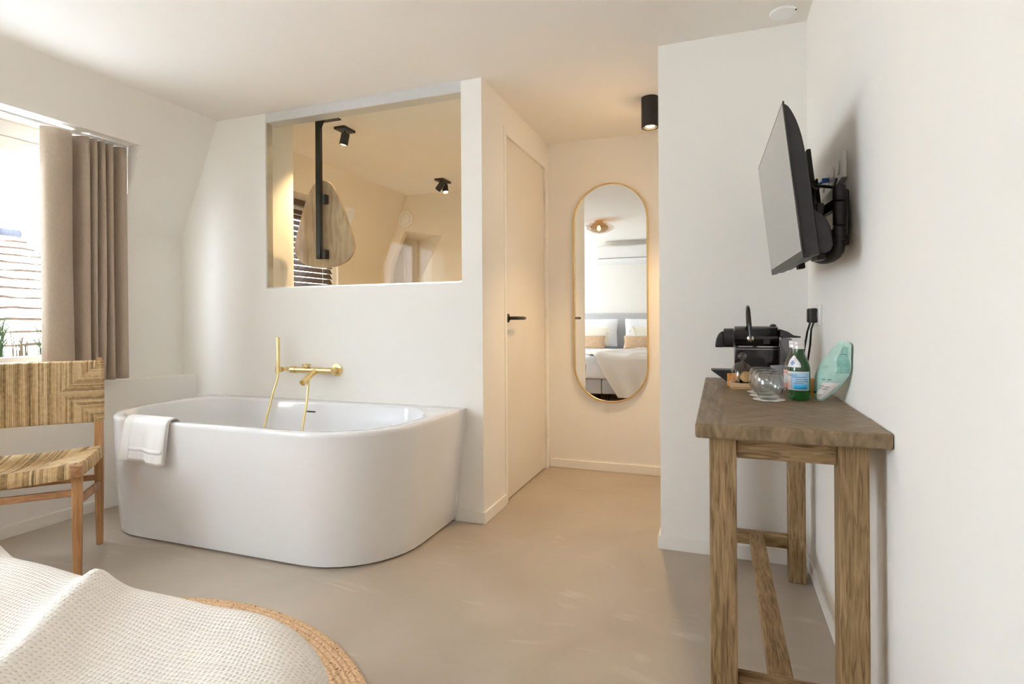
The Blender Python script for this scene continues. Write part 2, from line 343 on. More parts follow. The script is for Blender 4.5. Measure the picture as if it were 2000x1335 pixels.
# ------------------------------------------------------------ room shell
YB, YA, CZ, XP, XC, YC, XR = 2.734, 3.964, 2.351, -1.168, -.26, 2.717, .363
YR = -1.45          # wall behind the camera
YE = 5.07           # far wall of the bathroom
struct(MB().box(-3.75, .55, -1.6, 5.6, -.12, 0).build('floor', floorm))
struct(MB().box(-3.0, .55, -1.6, 5.6, CZ, 2.45).build('ceiling', ceilp))
struct(MB().box(XR, .5, -1.6, 4.1, 0, CZ).build('wall_right', paint))
struct(MB().box(-3.6, .5, -1.6, YR, 0, CZ).build('wall_rear', paint))
struct(MB().box(XC, XR, YC, 4.1, 0, CZ).build('wall_closet', paint))
struct(MB().box(XP, XC, YA, 4.1, 0, CZ).build('wall_hall', paint))
GX0, GX1, GZ0 = -2.613, -1.287, 1.274
mb = MB().box(-3.5, GX0, YB, YB+.24, 0, CZ).box(GX1, XP-.1, YB, YB+.09, 0, CZ).box(GX0, GX1, YB, YB+.09, 0, GZ0)
struct(mb.build('wall_back', paint, weld=False))
DY0, DY1, DZ = 3.085, 3.905, 2.17
mb = MB().box(XP-.1, XP, YB, DY0, 0, CZ).box(XP-.1, XP, DY1, 5.2, 0, CZ).box(XP-.1, XP, DY0, DY1, DZ, CZ)
struct(mb.build('wall_door', paint))
# left mansard wall with dormer openings
FULL = [(-3.32, .729), (-3.32, 1.61), (-3.0, CZ), (-3.0, 2.45), (-3.62, 2.45), (-3.62, .729)]
TOPP = [(-3.112, 2.09), (-3.0, CZ), (-3.0, 2.45), (-3.62, 2.45), (-3.62, 2.09)]
def mansard(mb, ys, wins):
    y = ys[0]
    for a, b in wins:
        mb.prism(FULL, 'y', y, a); mb.prism(TOPP, 'y', a, b); mb.box(-3.62, -3.32, a, b, .729, .80); y = b
    mb.prism(FULL, 'y', y, ys[1])
    return mb
struct(mansard(MB(), (-1.6, 2.78), [(-1.25, .40), (1.42, 2.31)]).build('wall_left', paint))
# knee wall with its ledge
KN = [(-3.34, -1.6), (-3.34, 2.2), (-3.2, YB), (-3.62, YB), (-3.62, -1.6)]
struct(MB().prism(KN, 'z', 0, .729).build('wall_knee', paint))
# bathroom behind the glass
struct(mansard(MB(), (2.83, YE), [(3.24, 4.36)]).box(-3.62, -3.32, 2.83, YE, 0, .729).build('wall_bath_left', bathp))
P1 = [(-3.03, 1.99), (-2.603, 1.92), (-2.82, 1.54), (-2.84, 1.0), (-3.22, 1.0), (-3.205, 1.634)]
P2 = [(-3.24, 1.97), (-3.06, 1.93), (-3.06, 1.5), (-3.06, 1.05), (-3.34, 1.05), (-3.33, 1.6)]
mb = MB().prism([(-3.62, 2.45), (XP, 2.45), (XP, 1.92), P1[1], P1[0], (-3.62, 1.99)], 'y', YE, YE+.06)
mb.prism([(XP, 1.92), (XP, 0), (-2.84, 0), P1[3], P1[2], P1[1]], 'y', YE, YE+.06)
mb.prism([(-3.62, 1.99), P1[0], P1[5], P1[4], (-3.22, 0), (-3.62, 0)], 'y', YE, YE+.06)
mb.prism([(-3.22, 0), P1[4], P1[3], (-2.84, 0)], 'y', YE, YE+.06)
n = len(mb.v)
mb.v += [(x, YE+.001, z) for x, z in P1]+[(x, YE+.30, z) for x, z in P2]
mb.f += [(n+i, n+(i+1) % 6, n+6+(i+1) % 6, n+6+i) for i in range(6)]+[tuple(n+6+i for i in range(6))]
struct(mb.build('wall_bath_far', bathp))

def baseboards():
    H, T = .062, .012
    def bb(name, *boxes):
        mb = MB()
        for b in boxes: mb.box(*b)
        struct(mb.build(name, trimp, bevel=.003))
    bb('baseboard_right', (XR-T, XR, -1.45, YC-T, 0, H))
    bb('baseboard_closet', (XC-T, XR-T-.001, YC-T, YC, 0, H), (XC-T, XC, YC+.001, YA-T, 0, H))
    bb('baseboard_hall', (XP+T, XC-T-.001, YA-T, YA, 0, H))
    bb('baseboard_back', (-1.33, XP+T, YB-T, YB, 0, H), (XP, XP+T, YB+.001, DY0-.03, 0, H))
    bb('baseboard_rear', (-3.3, XR-T-.001, YR, YR+T, 0, H))
    bb('baseboard_left', (-3.34, -3.34+T, -1.43, 2.2, 0, H))
baseboards()
# white header bar over the glass and slim profiles
struct(MB().box(GX0, GX1, YB+.0, YB+.088, 2.293, CZ).build('trim_1', mat('header_grey', (.66, .66, .66), .35, metal=.3, noise=((20, 20, 20), (.7, .7, .7), 2, .3, .7))))
struct(MB().box(GX0, GX0+.008, YB+.002, YB+.05, GZ0, 2.292).box(GX0, GX1, YB+.002, YB+.05, GZ0, GZ0+.008).build('trim_2', alum))
w4 = sthing('window_4', ((GX0+GX1)/2, YB+.03, GZ0))
MB().box(GX0+.009, GX1-.001, YB+.010, YB+.018, GZ0+.009, 2.292).build('pane', shelfgl, w4)

# windows
def window(name, y0, y1, blind=False, mull=None):
    w = sthing(name, (-3.36, (y0+y1)/2, .8)); z0, z1 = .80, 2.09; xf = -3.35
    f = MB().box(xf-.07, xf, y0, y1, z1-.075, z1).box(xf-.07, xf, y0, y1, z0, z0+.045).box(xf-.07, xf, y0, y0+.05, z0+.045, z1-.075).box(xf-.07, xf, y1-.05, y1, z0+.045, z1-.075)
    f.build('window_frame', winw, w, bevel=.004)
    ys = [y0+.05] + ([mull] if mull else []) + [y1-.05]
    for a, b in zip(ys[:-1], ys[1:]):
        s = MB().box(xf-.055, xf-.012, a, b, z1-.145, z1-.077).box(xf-.055, xf-.012, a, b, z0+.047, z0+.10).box(xf-.055, xf-.012, a, a+.06, z0+.10, z1-.145).box(xf-.055, xf-.012, b-.06, b, z0+.10, z1-.145)
        sash = s.build('sash', winw, w, bevel=.004)
        MB().box(xf-.04, xf-.032, a+.06, b-.06, z0+.10, z1-.145).build('pane', pane, w)
    return w
window('window_1', 1.42, 2.31)
window('window_2', -1.25, .40, mull=-.42)
window('window_3', 3.24, 4.36)
# narrow window in the far recess
w5 = sthing('window_5', (-3.15, YE+.28, 1.05))
MB().box(-3.20, -3.165, YE+.255, YE+.285, 1.10, 1.86).box(-3.125, -3.10, YE+.255, YE+.285, 1.10, 1.86).box(-3.165, -3.125, YE+.255, YE+.285, 1.10, 1.14).box(-3.165, -3.125, YE+.255, YE+.285, 1.82, 1.86).build('window_frame', winw, w5)
MB().box(-3.165, -3.125, YE+.27, YE+.275, 1.14, 1.82).build('pane', mat('frosted_bright_pane', (.9, .92, .93), .2, noise=((5, 5, 5), (.93, .95, .96), 2, .3, .7)), w5)

# door with frame
d = sthing('door_1', (XP, DY0, 0))
MB().box(XP-.055, XP-.012, DY0+.012, DY1-.012, .008, DZ-.012).build('door_leaf', doorp, d, bevel=.002)
MB().box(XP-.06, XP+.004, DY0-.028, DY0+.010, 0, DZ-.010).box(XP-.06, XP+.004, DY1-.010, DY1+.035, 0, DZ-.010).box(XP-.06, XP+.004, DY0-.028, DY1+.035, DZ-.010, DZ+.03).build('door_frame', trimp, d, bevel=.002)
hd = MB().lathe([(.026, 0), (.026, .008), (.024, .010)], (XP-.012, 3.135, 1.083), (1, 0, 0), 28)
hd.tube([(XP-.004, 3.135, 1.083), (XP+.042, 3.135, 1.083), (XP+.047, 3.139, 1.083), (XP+.047, 3.26, 1.083)], [.0105, .0105, .0105, .0105], 14)
hb = hd.build('door_handle', black, d, smooth=True)
MB().tube([(XP+.047, 3.262, 1.083), (XP+.047, 3.287, 1.083)], .0100, 14).build('lever_tip', mat('bronze_metal', (.18, .13, .08), .3, metal=.8, noise=((20, 20, 20), (.2, .15, .1), 2, .3, .7)), hb, smooth=True)
MB().box(XP-.013, XP-.0105, 3.115, 3.155, .985, 1.015).build('latch_plate', alum, d)
for z in (.271, 1.124, 1.95):
    MB().lathe([(.0065, -.045), (.0075, -.043), (.0075, -.002), (.006, 0), (.0075, .002), (.0075, .043), (.0065, .045)], (XP+.006, DY1-.012, z), (0, 0, 1), 12).build('hinge', trimp, d, smooth=True)

# ------------------------------------------------------------ outside
def exterior():
    tile = mat('weathered_roof_tile', (.62, .55, .47), .8, noise=((3, 3, 3), (.75, .70, .62), 4, .3, .7))
    course_shade = mat('painted_course_shadow', (.030, .018, .012), 1, spec=0, noise=((8, 8, 8), (.04, .025, .018), 2, .3, .7))  # near-black strips paint the shade under each tile course
    def roof(y0, y1a, y1b, x0, z0, x1, z1, n, label, name='tiled_roof'):
        r = thing(name, label, 'roof', ((x0+x1)/2, (y0+y1a)/2, 0))
        mb = MB(); g = MB()
        for i in range(n):
            t0, t1 = i/n, (i+1)/n
            xa, za, xb, zb = x0+(x1-x0)*t0, z0+(z1-z0)*t0, x0+(x1-x0)*t1, z0+(z1-z0)*t1
            ye = y1a+(y1b-y1a)*t1
            m = 26
            dn = .030
            for j in range(m):
                ya, yb = y0+(ye-y0)*j/m, y0+(ye-y0)*(j+1)/m
                w0 = random.uniform(-.012, .012)
                mb.add([(xa, ya, za), (xa, yb, za), (xb, yb, zb+.012+w0*.6+dn), (xb, ya, zb+.012+w0*.6+dn),
                        (xa, ya, za-.03), (xa, yb, za-.03), (xb, yb, zb+w0-.002), (xb, ya, zb+w0-.002)],
                       [(0,1,2,3), (7,6,5,4), (2,1,5,6), (0,3,7,4), (3,2,6,7), (1,0,4,5)])
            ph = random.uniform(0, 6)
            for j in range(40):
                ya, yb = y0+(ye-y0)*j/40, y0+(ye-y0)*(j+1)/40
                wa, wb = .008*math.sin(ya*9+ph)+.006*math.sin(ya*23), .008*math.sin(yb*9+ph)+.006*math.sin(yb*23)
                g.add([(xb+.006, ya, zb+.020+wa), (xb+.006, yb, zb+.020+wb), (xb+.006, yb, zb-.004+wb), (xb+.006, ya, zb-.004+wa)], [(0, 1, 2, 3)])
        mb.build('tile_courses', tile, r); g.build('painted_shadow_strips', course_shade, r)
        MB().tube([(x0, y0, z0+.03), (x0, y1a, z0+.03)], .06, 8).build('ridge_cap', mat('lead_ridge', (.030, .033, .042), 1, spec=0, noise=((3, 3, 3), (.035, .038, .048), 2, .3, .7)), r)
        MB().prism([(x0, z0-.06), (x1, z1-.06), (x0-.1, z1-.8)], 'y', y0, min(y1a, y1b)).build('gable_body', tile, r)
        return r
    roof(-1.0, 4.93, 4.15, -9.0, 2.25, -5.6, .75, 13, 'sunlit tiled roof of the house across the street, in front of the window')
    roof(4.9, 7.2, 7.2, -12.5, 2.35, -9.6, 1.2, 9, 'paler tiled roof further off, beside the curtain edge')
    pb = thing('planter_box', 'white planter box on the outer sill behind the woven chair back', 'planter', (-3.75, 1.87, .75))
    MB().box(-3.86, -3.66, 1.44, 2.3, .70, .86).box(-3.85, -3.67, 1.45, 2.29, .86, .865).build('trough', winw, pb, bevel=.004)
    MB().box(-3.86, -3.66, 1.44, 2.3, .62, .70).build('bracket_shelf', winw, pb)
    gm = [mat('grass_blade_green', (.014, .030, .010), 1, spec=0, noise=((20, 20, 20), (.035, .055, .022), 2, .3, .7)), mat('dry_grass_blade', (.05, .034, .018), 1, spec=0, noise=((20, 20, 20), (.07, .05, .03), 2, .3, .7))]
    labs = [('thick clump of green spiky grass outside the window, fullest of its row', 1.93, 60, 0, .28), ('green spiky grass outside, half hidden behind the curtain edge', 2.20, 30, 0, .24),
            ('thin brownish grass stems outside between two green clumps', 2.06, 12, 1, .22)]
    for lab, y, k, mi, hh in labs:
        mb = MB()
        for i in range(int(k*1.6)):
            a = random.uniform(0, 2*PI); sp = random.uniform(.02, .10 if mi == 0 else .06); h = hh*random.uniform(.5, 1.05); w = .0028
            b = Vector((-3.76+random.uniform(-.03, .03), y+random.uniform(-.035, .035), .866))
            pts = [b+Vector((math.cos(a)*sp*t*t*.6, math.sin(a)*sp*t*t*1.1, h*t)) for t in (0, .35, .7, 1)]
            mb.tube(pts, [w, w*.9, w*.6, w*.15], 4)
        o = mb.build('grass_plant', gm[mi]); tag(o, lab, 'plant')
exterior()

# ------------------------------------------------------------ curtain
def curtain():
    c = thing('curtain', 'taupe pleated curtain drawn to one side of the bright window', 'curtain', (-3.2, 2.08, .75))
    pts = []   # (Y, X) plan path at the hem
    ctrl = [(1.862, -3.235), (1.875, -3.205), (1.91, -3.178), (1.955, -3.172), (1.985, -3.185), (1.995, -3.225), (2.01, -3.262), (2.03, -3.24), (2.045, -3.195), (2.062, -3.18), (2.077, -3.195),
            (2.083, -3.25), (2.090, -3.26), (2.097, -3.20), (2.108, -3.182), (2.120, -3.20), (2.126, -3.25), (2.133, -3.26), (2.140, -3.20), (2.151, -3.182), (2.162, -3.2), (2.168, -3.25), (2.175, -3.262), (2.182, -3.2), (2.193, -3.182), (2.206, -3.2),
            (2.213, -3.265), (2.222, -3.275), (2.235, -3.25), (2.250, -3.205), (2.266, -3.19), (2.286, -3.200), (2.300, -3.235)]
    def cr(p0, p1, p2, p3, t):
        return tuple(.5*((2*b)+(-a+c_)*t+(2*a-5*b+4*c_-d_)*t*t+(-a+3*b-3*c_+d_)*t**3) for a, b, c_, d_ in zip(p0, p1, p2, p3))
    n = len(ctrl); path = []
    for i in range(n-1):
        for k in range(5): path.append(cr(ctrl[max(i-1, 0)], ctrl[i], ctrl[i+1], ctrl[min(i+2, n-1)], k/5))
    path.append(ctrl[-1])
    nz = 24; mb = MB(); m = len(path)
    for j in range(nz+1):
        t = j/nz; z = .752+(2.074-.752)*t
        for i, (y, x) in enumerate(path):
            s = i/m
            yy = y+.006*math.sin(t*3+s*20)*(1-t); xx = x+.006*math.sin(t*4+s*9)*(1-t)
            if t > .93: xx += (-3.22-xx)*.10*(t-.93)/.07
            mb.v.append((xx+(.018 if s < .35 else 0)*(t > .99)*0, yy, z))
    for j in range(nz):
        for i in range(m-1): a = j*m+i; mb.f.append((a, a+1, a+m+1, a+m))
    mb.build('pleated_fabric', curt, c, smooth=True, solid=.003)
    MB().box(-3.226, -3.214, 1.44, 2.30, 2.078, 2.089).build('ceiling_rail', white, c, bevel=.002)
    MB().tube([(-3.222, y, 2.074+.004*abs(math.sin(y*40))) for y in [1.88+.01*i for i in range(14)]], .006, 8).build('white_heading_tape', white, c, smooth=True)
curtain()

# ------------------------------------------------------------ bathtub
def tub():
    t = thing('bathtub', 'white glossy freestanding bathtub with rounded corners against the wall', 'bathtub', (-2.2, 2.35, 0))
    def shear(P, z): return [(x-(.05*(y-2.3)/.43*(z/.6) if x < -2.6 else 0), y, z) for x, y in P]
    R = []
    def outer(k): # k = 0 bottom, 1 top
        return rrect(-3.085+.025*k, -1.335+.067*k, 1.985-.08*k, 2.728, (.36, .38, .004, .004), 10)
    R.append(shear(rrect(-3.07, -1.35, 2.0, 2.728, (.34, .36, .004, .004), 10), .004))
    for k, z in ((0, .010), (.02, .02), (.25, .15), (.5, .30), (.75, .45), (.97, .585), (1, .598)):
        kk = 1-(1-k)**1.25
        R.append(shear(outer(kk), z))
    R.append(shear(rrect(-3.056, -1.272, 1.909, 2.728, (.356, .376, .004, .004), 10), .6045))
    R.append(shear(rrect(-3.048, -1.280, 1.917, 2.727, (.348, .368, .004, .004), 10), .607))
    inn = lambda i, z: shear(rrect(-3.015+i, -1.345-i, 1.948+i*.8, 2.655-i*.8, (.335-i*.3,)*2+(.30-i*.3,)*2, 10), z)
    R.append(inn(-.006, .607)); R.append(inn(0, .604)); R.append(inn(.006, .595))
    for i, z in ((.02, .50), (.045, .35), (.08, .22), (.12, .17), (.18, .155)): R.append(inn(i, z))
    rings(MB(), R).build('tub_shell', acryl, t, smooth=True)
    MB().box(-2.235, -2.175, 2.640, 2.652, .548, .556).build('overflow_slot', darkpl, t, bevel=.003)
    MB().lathe([(.03, 0), (.03, .006), (0, .008)], (-2.2, 2.3, .155), (0, 0, 1), 24).build('drain_plug', chrome, t, smooth=True)
    MB().prism([(-1.336, .006), (-1.331, .006), (-1.264, .605), (-1.269, .605)], 'y', 2.716, 2.7335).build('sealant_strip', white, t)
tub()

# hand towel over the rim
def towel():
    mb = MB()
    prof = [(1.985, .50), (1.972, .56), (1.960, .60), (1.945, .619), (1.925, .624), (1.905, .619), (1.891, .60), (1.887, .55), (1.885, .50), (1.884, .45), (1.885, .412)]
    def fn(u, v):
        i = v*(len(prof)-1); a = int(min(i, len(prof)-2)); f = i-a
        y = prof[a][0]*(1-f)+prof[a+1][0]*f; z = prof[a][1]*(1-f)+prof[a+1][1]*f
        hang = max(0, (v-.6)/.4)
        x = -2.668+.285*u-.028*hang+(.010*math.sin(u*3)*hang)
        y -= .010*math.sin(u*9+.8)*hang+.004*math.sin(u*23)*hang
        z += .006*math.sin(u*6)*hang
        return (x, y, z)
    mb.grid(fn, 40, 40)
    def fn2(u, v):
        x, y, z = fn(u*.78+.19, .5+v*.5)
        return (x+.012, y-.011, z+.010*v)
    mb.grid(fn2, 30, 24)
    t = mb.build('hand_towel', terry, smooth=True, solid=.009)
    tag(t, 'folded white hand towel hanging over the bathtub rim', 'towel')
    b = MB(); b.grid(lambda u, v: (lambda q: (q[0]+.012, q[1]-.0175, q[2]))(fn(.2+u*.75, .83+v*.035)), 30, 2)
    b.build('woven_border', mat('smooth_towel_border', (.90, .90, .90), .6, noise=((90, 90, 90), (.93, .93, .93), 3, .3, .7)), t, smooth=True, solid=.002)
towel()

# mixer and handset
def taps():
    t = thing('bath_mixer_tap', 'brushed brass wall mixer tap with hose above the bathtub', 'tap', (-2.2, YB, .787))
    MB().tube([(-2.333, 2.672, .787), (-2.075, 2.672, .787)], .0185, 20).build('mixer_body', brass, t, smooth=True, bevel=.002)
    MB().lathe([(.036, 0), (.036, .010), (.0185, .012), (.0185, .062)], (-2.090, YB-.0005, .787), (0, -1, 0), 28).build('wall_flange', brass, t, smooth=True)
    MB().lathe([(.0185, 0), (.0185, .062)], (-2.30, YB-.0005, .787), (0, -1, 0), 20).build('wall_inlet', brass, t, smooth=True)
    MB().lathe([(.020, 0), (.021, .004), (.021, .034), (.019, .036)], (-2.334, 2.672, .787), (-1, 0, 0), 24).build('temperature_knob', brass, t, smooth=True)
    MB().lathe([(.012, 0), (.012, .008), (.026, .010), (.026, .018), (.024, .020)], (-2.26, 2.672, .803), (0, 0, 1), 28).build('diverter_knob', brass, t, smooth=True)
    s = MB().tube([(-2.190, 2.672, .787), (-2.188, 2.63, .768), (-2.186, 2.56, .732)], .0165, 18)
    sp = s.build('spout', brass, t, smooth=True)
    MB().lathe([(.0165, 0), (.0175, .003), (.0175, .014), (.012, .0141), (.012, .002)], (-2.186, 2.562, .733), (0, -.89, -.455), 20).build('aerator', brass, sp, smooth=True)
    MB().tube([(-2.183, 2.64, .770), (-2.183, 2.60, .745), (-2.176, 2.585, .70), (-2.180, 2.58, .62), (-2.185, 2.56, .52), (-2.19, 2.54, .42), (-2.2, 2.48, .28), (-2.2, 2.45, .20)], .0070, 10).build('hose', brass, t, smooth=True)
    h = thing('hand_shower', 'slim brass hand shower standing in its wall bracket left of the mixer', 'shower head', (-2.46, 2.66, .78))
    MB().tube([(-2.452, 2.655, .795), (-2.452, 2.655, .975), (-2.452, 2.655, .978)], [.0115, .0115, .010], 20).build('handset', brass, h, smooth=True)
    MB().lathe([(.012, 0), (.012, .05), (.0165, .052)], (-2.452, YB-.0005, .785), (0, -1, 0), 20).tube([(-2.452, 2.655, .770), (-2.452, 2.655, .802)], .0165, 20).build('wall_bracket', brass, h, smooth=True)
    MB().tube([(-2.452, 2.655, .770), (-2.453, 2.652, .735), (-2.47, 2.635, .66), (-2.485, 2.62, .57), (-2.50, 2.60, .47), (-2.51, 2.58, .40), (-2.5, 2.5, .26), (-2.45, 2.45, .19)], .0070, 10).build('hose', brass, h, smooth=True)
taps()

# ------------------------------------------------------------ woven chair
def weave(mb, tones, fn, Wd, H, T, p, r, wrap):
    """fn(x, y, out) -> point.  Strands run top-bottom in the middle, sideways in the end triangles."""
    def strand(pts, tk=None):
        n0 = len(mb.v); mb.tube(pts, r, 5); k = tk if tk is not None else random.uniform(.1, .6); tones.extend([k]*(len(mb.v)-n0))
    n = int(Wd/p)
    for i in range(n):
        x = (i+.5)*Wd/n
        xs = min(x, Wd-x)
        depth = H/2 if xs > T else H/2*xs/T
        tk = random.uniform(.08, .62)
        for top in (True, False):
            P = []
            for o in (-wrap, -wrap*.5): P.append((x, -r*.4, o))
            P.append((x, 0, -.001)); m = max(2, int(depth/.03))
            for k in range(m+1): P.append((x+random.uniform(-1, 1)*.0006, min(.002, .002)+depth*k/m*1.0, r*.7))
            P.append((x, depth+.001, -r*.6))
            Q = [fn(a, b if top else H-b, o) for a, b, o in P]
            strand(Q, min(.7, max(0, tk+random.uniform(-.08, .08))))
    n2 = int(H/p)
    for i in range(n2):
        y = (i+.5)*H/n2; ys = min(y, H-y); ln = T*ys/(H/2)
        for side in (0, 1):
            P = [(-r*.4, y, -wrap), (-r*.4, y, -wrap*.5), (0, y, -.001)]
            m = max(2, int(ln/.03))
            for k in range(m+1): P.append((.002+ln*k/m, y, r*.7))
            P.append((ln+.001, y, -r*.6))
            strand([fn(a if side == 0 else Wd-a, b, o) for a, b, o in P])

def chair():
    ew = Vector((-.675, -.738, 0)); ef = Vector((.738, -.675, 0)); up = Vector((0, 0, 1))
    BR = Vector((-2.82, 1.885, 0)); D = .474; Wd = .60
    c = thing('woven_chair', 'teak chair with woven rush seat and back beside the bathtub', 'chair', (-2.83, 1.5, 0))
    def rail(name, a, b, w, h, m=teakx):
        a, b = Vector(a), Vector(b); ax = (b-a); L = ax.length; ax.normalize(); s = ax.cross(up).normalized(); u = s.cross(ax)
        return MB().obox((a+b)/2, ax, s, u, L/2, w/2, h/2).build(name, m, c, bevel=.004)
    def at(w, f, z): return BR+ew*w+ef*f+up*z
    for s, w in ((0, .012), (1, Wd-.012)):
        # back post: a tapered upright with a slight backward rake
        mb = MB(); R = []
        for z, hw, hf, off in ((0, .013, .014, .0), (.20, .016, .017, 0), (.44, .018, .020, 0), (.62, .016, .016, 0), (.86, .014, .013, -.004), (.902, .011, .012, -.006)):
            cpt = at(w, off, z)
            R.append([cpt+ew*a*hw+ef*b*hf for a, b in ((-1, -1), (1, -1), (1, 1), (-1, 1))])
        rings(mb, R).build('back_leg', teakz, c, bevel=.003)
        mb = MB(); R = []
        for z, hw in ((0, .013), (.2, .016), (.40, .0175), (.478, .0175)):
            cpt = at(w+(.003 if s == 0 else -.003), D-.016, z); R.append([cpt+ew*a*hw+ef*b*hw for a, b in ((-1, -1), (1, -1), (1, 1), (-1, 1))])
        rings(mb, R).build('front_leg', teakz, c, bevel=.003)
        rail('side_seat_rail', at(w, .01, .452), at(w, D-.0, .462), .022, .034)
        rail('side_stretcher', at(w, .012, .29), at(w, D-.03, .335), .018, .036)
        # end block of the front rail
        MB().obox(at(w+(.0 if s == 0 else 0), D+.008, .468), ew, ef, up, .019, .018, .024).build('rail_end_block', teakx, c, bevel=.004)
    rail('front_stretcher', at(.02, D-.016, .372), at(Wd-.02, D-.016, .372), .018, .028)
    rail('back_stretcher', at(.02, 0, .325), at(Wd-.02, 0, .325), .018, .030)
    # woven back
    H = .288
    def fb(x, y, o):
        bow = .018*math.sin(PI*min(1, max(0, x/Wd)))
        z = .884-y
        return at(x-.004, .016+o-bow, z)
    mb = MB(); tones = []
    weave(mb, tones, fb, Wd+.004, H, .165, .0068, .0040, .028)
    n0 = len(mb.v)
    mb.grid(lambda u, v: fb(.006+u*(Wd-.01), .004+v*(H-.008), -.004), 24, 6); mb.grid(lambda u, v: fb(.006+u*(Wd-.01), .004+v*(H-.008), -.028), 24, 6)
    tones.extend([.1]*(len(mb.v)-n0))
    o = mb.build('woven_back', rush, c, smooth=True)
    a = o.data.attributes.new('tone', 'FLOAT', 'POINT'); a.data.foreach_set('value', tones[:len(o.data.vertices)])
    # woven seat: x along width, y from front to back
    Ds = D+.012
    def fs(x, y, o):
        t = min(1, max(0, y/Ds)); u = min(1, max(0, x/Wd))
        z = .492-.018*t-.030*4*u*(1-u)*(.35+.65*math.sin(PI*min(1, .12+t*.8)))-.006*math.sin(PI*t)
        return at(x, Ds-y+(.006 if y < 0 else 0)-.004, z+o)
    mb = MB(); tones = []
    weave(mb, tones, fs, Wd, Ds, .16, .0074, .0044, .05)
    n0 = len(mb.v)
    mb.grid(lambda u, v: fs(.006+u*(Wd-.012), .006+v*(Ds-.012), -.005), 24, 12); mb.grid(lambda u, v: fs(.006+u*(Wd-.012), .006+v*(Ds-.012), -.045), 24, 12)
    tones.extend([.1]*(len(mb.v)-n0))
    o = mb.build('woven_seat', rush, c, smooth=True)
    a = o.data.attributes.new('tone', 'FLOAT', 'POINT'); a.data.foreach_set('value', tones[:len(o.data.vertices)])
chair()

# ------------------------------------------------------------ rug, bed, blanket
mb = MB(); prof = [(0, 0)]
prof = [(1.04, .0), (1.05, .004), (1.048, .010)]
k = 0; r = 1.04
while r > .5:
    prof += [(r, .0125), (r-.009, .009)]; r -= .018
prof += [(0, .011)]
rug = mb.lathe(prof, (-1.65, .60, .001), (0, 0, 1), 96).build('jute_rug', jutem, smooth=True)
tag(rug, 'round braided jute rug on the floor under the bed end', 'rug')

BX0, BX1, BY0, BY1 = -2.36, -.50, -1.36, .66
def bed():
    b = thing('double_bed', 'double bed with white bedding and grey upholstered base', 'bed', (-1.43, -.35, 0))
    mid = (BX0+BX1)/2
    for a, c_ in ((BX0+.02, mid-.004), (mid+.004, BX1-.02)):
        MB().box(a, c_, BY0, BY1-.03, .10, .295).build('box_base', greyf, b, bevel=.015)
        for x in (a+.06, c_-.06):
            for y in (BY0+.1, BY1-.12):
                MB().lathe([(.022, .0145), (.026, .10)], (x, y, 0), (0, 0, 1), 14).build('leg', black, b, smooth=True)
    R = []
    for z, i in ((.297, .02), (.31, .004), (.33, 0), (.54, 0), (.57, .01), (.588, .03), (.594, .07)):
        R.append([(x, y, z) for x, y in rrect(BX0+i, BX1-i, BY0+i, BY1-i, (.06, .06, .20, .12), 8)])
    rings(MB(), R).build('mattress', linen, b, smooth=True)
bed()
hbd = MB().box(BX0-.05, BX1+.05, YR+.0125, YR+.082, .10, 1.17).build('headboard', greyf, bevel=.02)
tag(hbd, 'long grey upholstered headboard on the wall behind the bed, seen in the mirror', 'headboard')
def pillow(name, mtl, c, w, h, t, tilt, label, cat, group, n=14):
    c = Vector(c); mb = MB()
    def fn(sgn):
        def f(u, v):
            a, b_ = u*2-1, v*2-1
            e = (1-abs(a)**3.2)*(1-abs(b_)**3.2)
            x = a*w/2*(1-.06*(1-abs(b_))**1.5*abs(a)**4); z = b_*h/2*(1-.06*(1-abs(a))*abs(b_)**4)
            y = sgn*t/2*max(0, e)**.45
            return c+Vector((x, y*math.cos(tilt)-z*math.sin(tilt), z*math.cos(tilt)+y*math.sin(tilt)))
        return f
    mb.grid(fn(1), n, n); mb.grid(fn(-1), n, n)
    o = mb.build(name, mtl, smooth=True, weld=True, sub=1)
    tag(o, label, cat, group); return o
pillow('bed_pillow', linen, (-1.90, -1.18, .855), .80, .48, .20, .25, 'white pillow on the bed seen in the mirror, left of the pair', 'pillow', 'white bed pillows')
pillow('bed_pillow', linen, (-1.03, -1.18, .855), .80, .48, .20, .25, 'white pillow on the bed seen in the mirror, right of the pair', 'pillow', 'white bed pillows')
for x, q in ((-1.86, 'left'), (-1.02, 'right')):
    p_ = pillow('tasselled_cushion', cream, (x, -.955, .80), .50, .34, .10, .28, 'cream tasselled cushion against the %s white pillow seen in the mirror' % q, 'cushion', 'cream tasselled cushions')
    for sx in (-1, 1):
        mb = MB().tube([(x+sx*.235, -.985, .955), (x+sx*.24, -.945, .93)], .011, 6)
        for k in range(7):
            a = random.uniform(-.03, .03); mb.tube([(x+sx*.24, -.95, .935), (x+sx*.24+a, -.92, .90), (x+sx*.24+a*1.5, -.915, .86)], .004, 5)
        mb.build('tassel', cream, p_, smooth=True)
for x, q in ((-1.92, 'left'), (-1.10, 'right')):
    pillow('lumbar_cushion', jutec, (x, -.80, .715), .56, .22, .09, .3, 'brown woven lumbar cushion in front of the %s white pillow' % q, 'cushion', 'brown lumbar cushions')

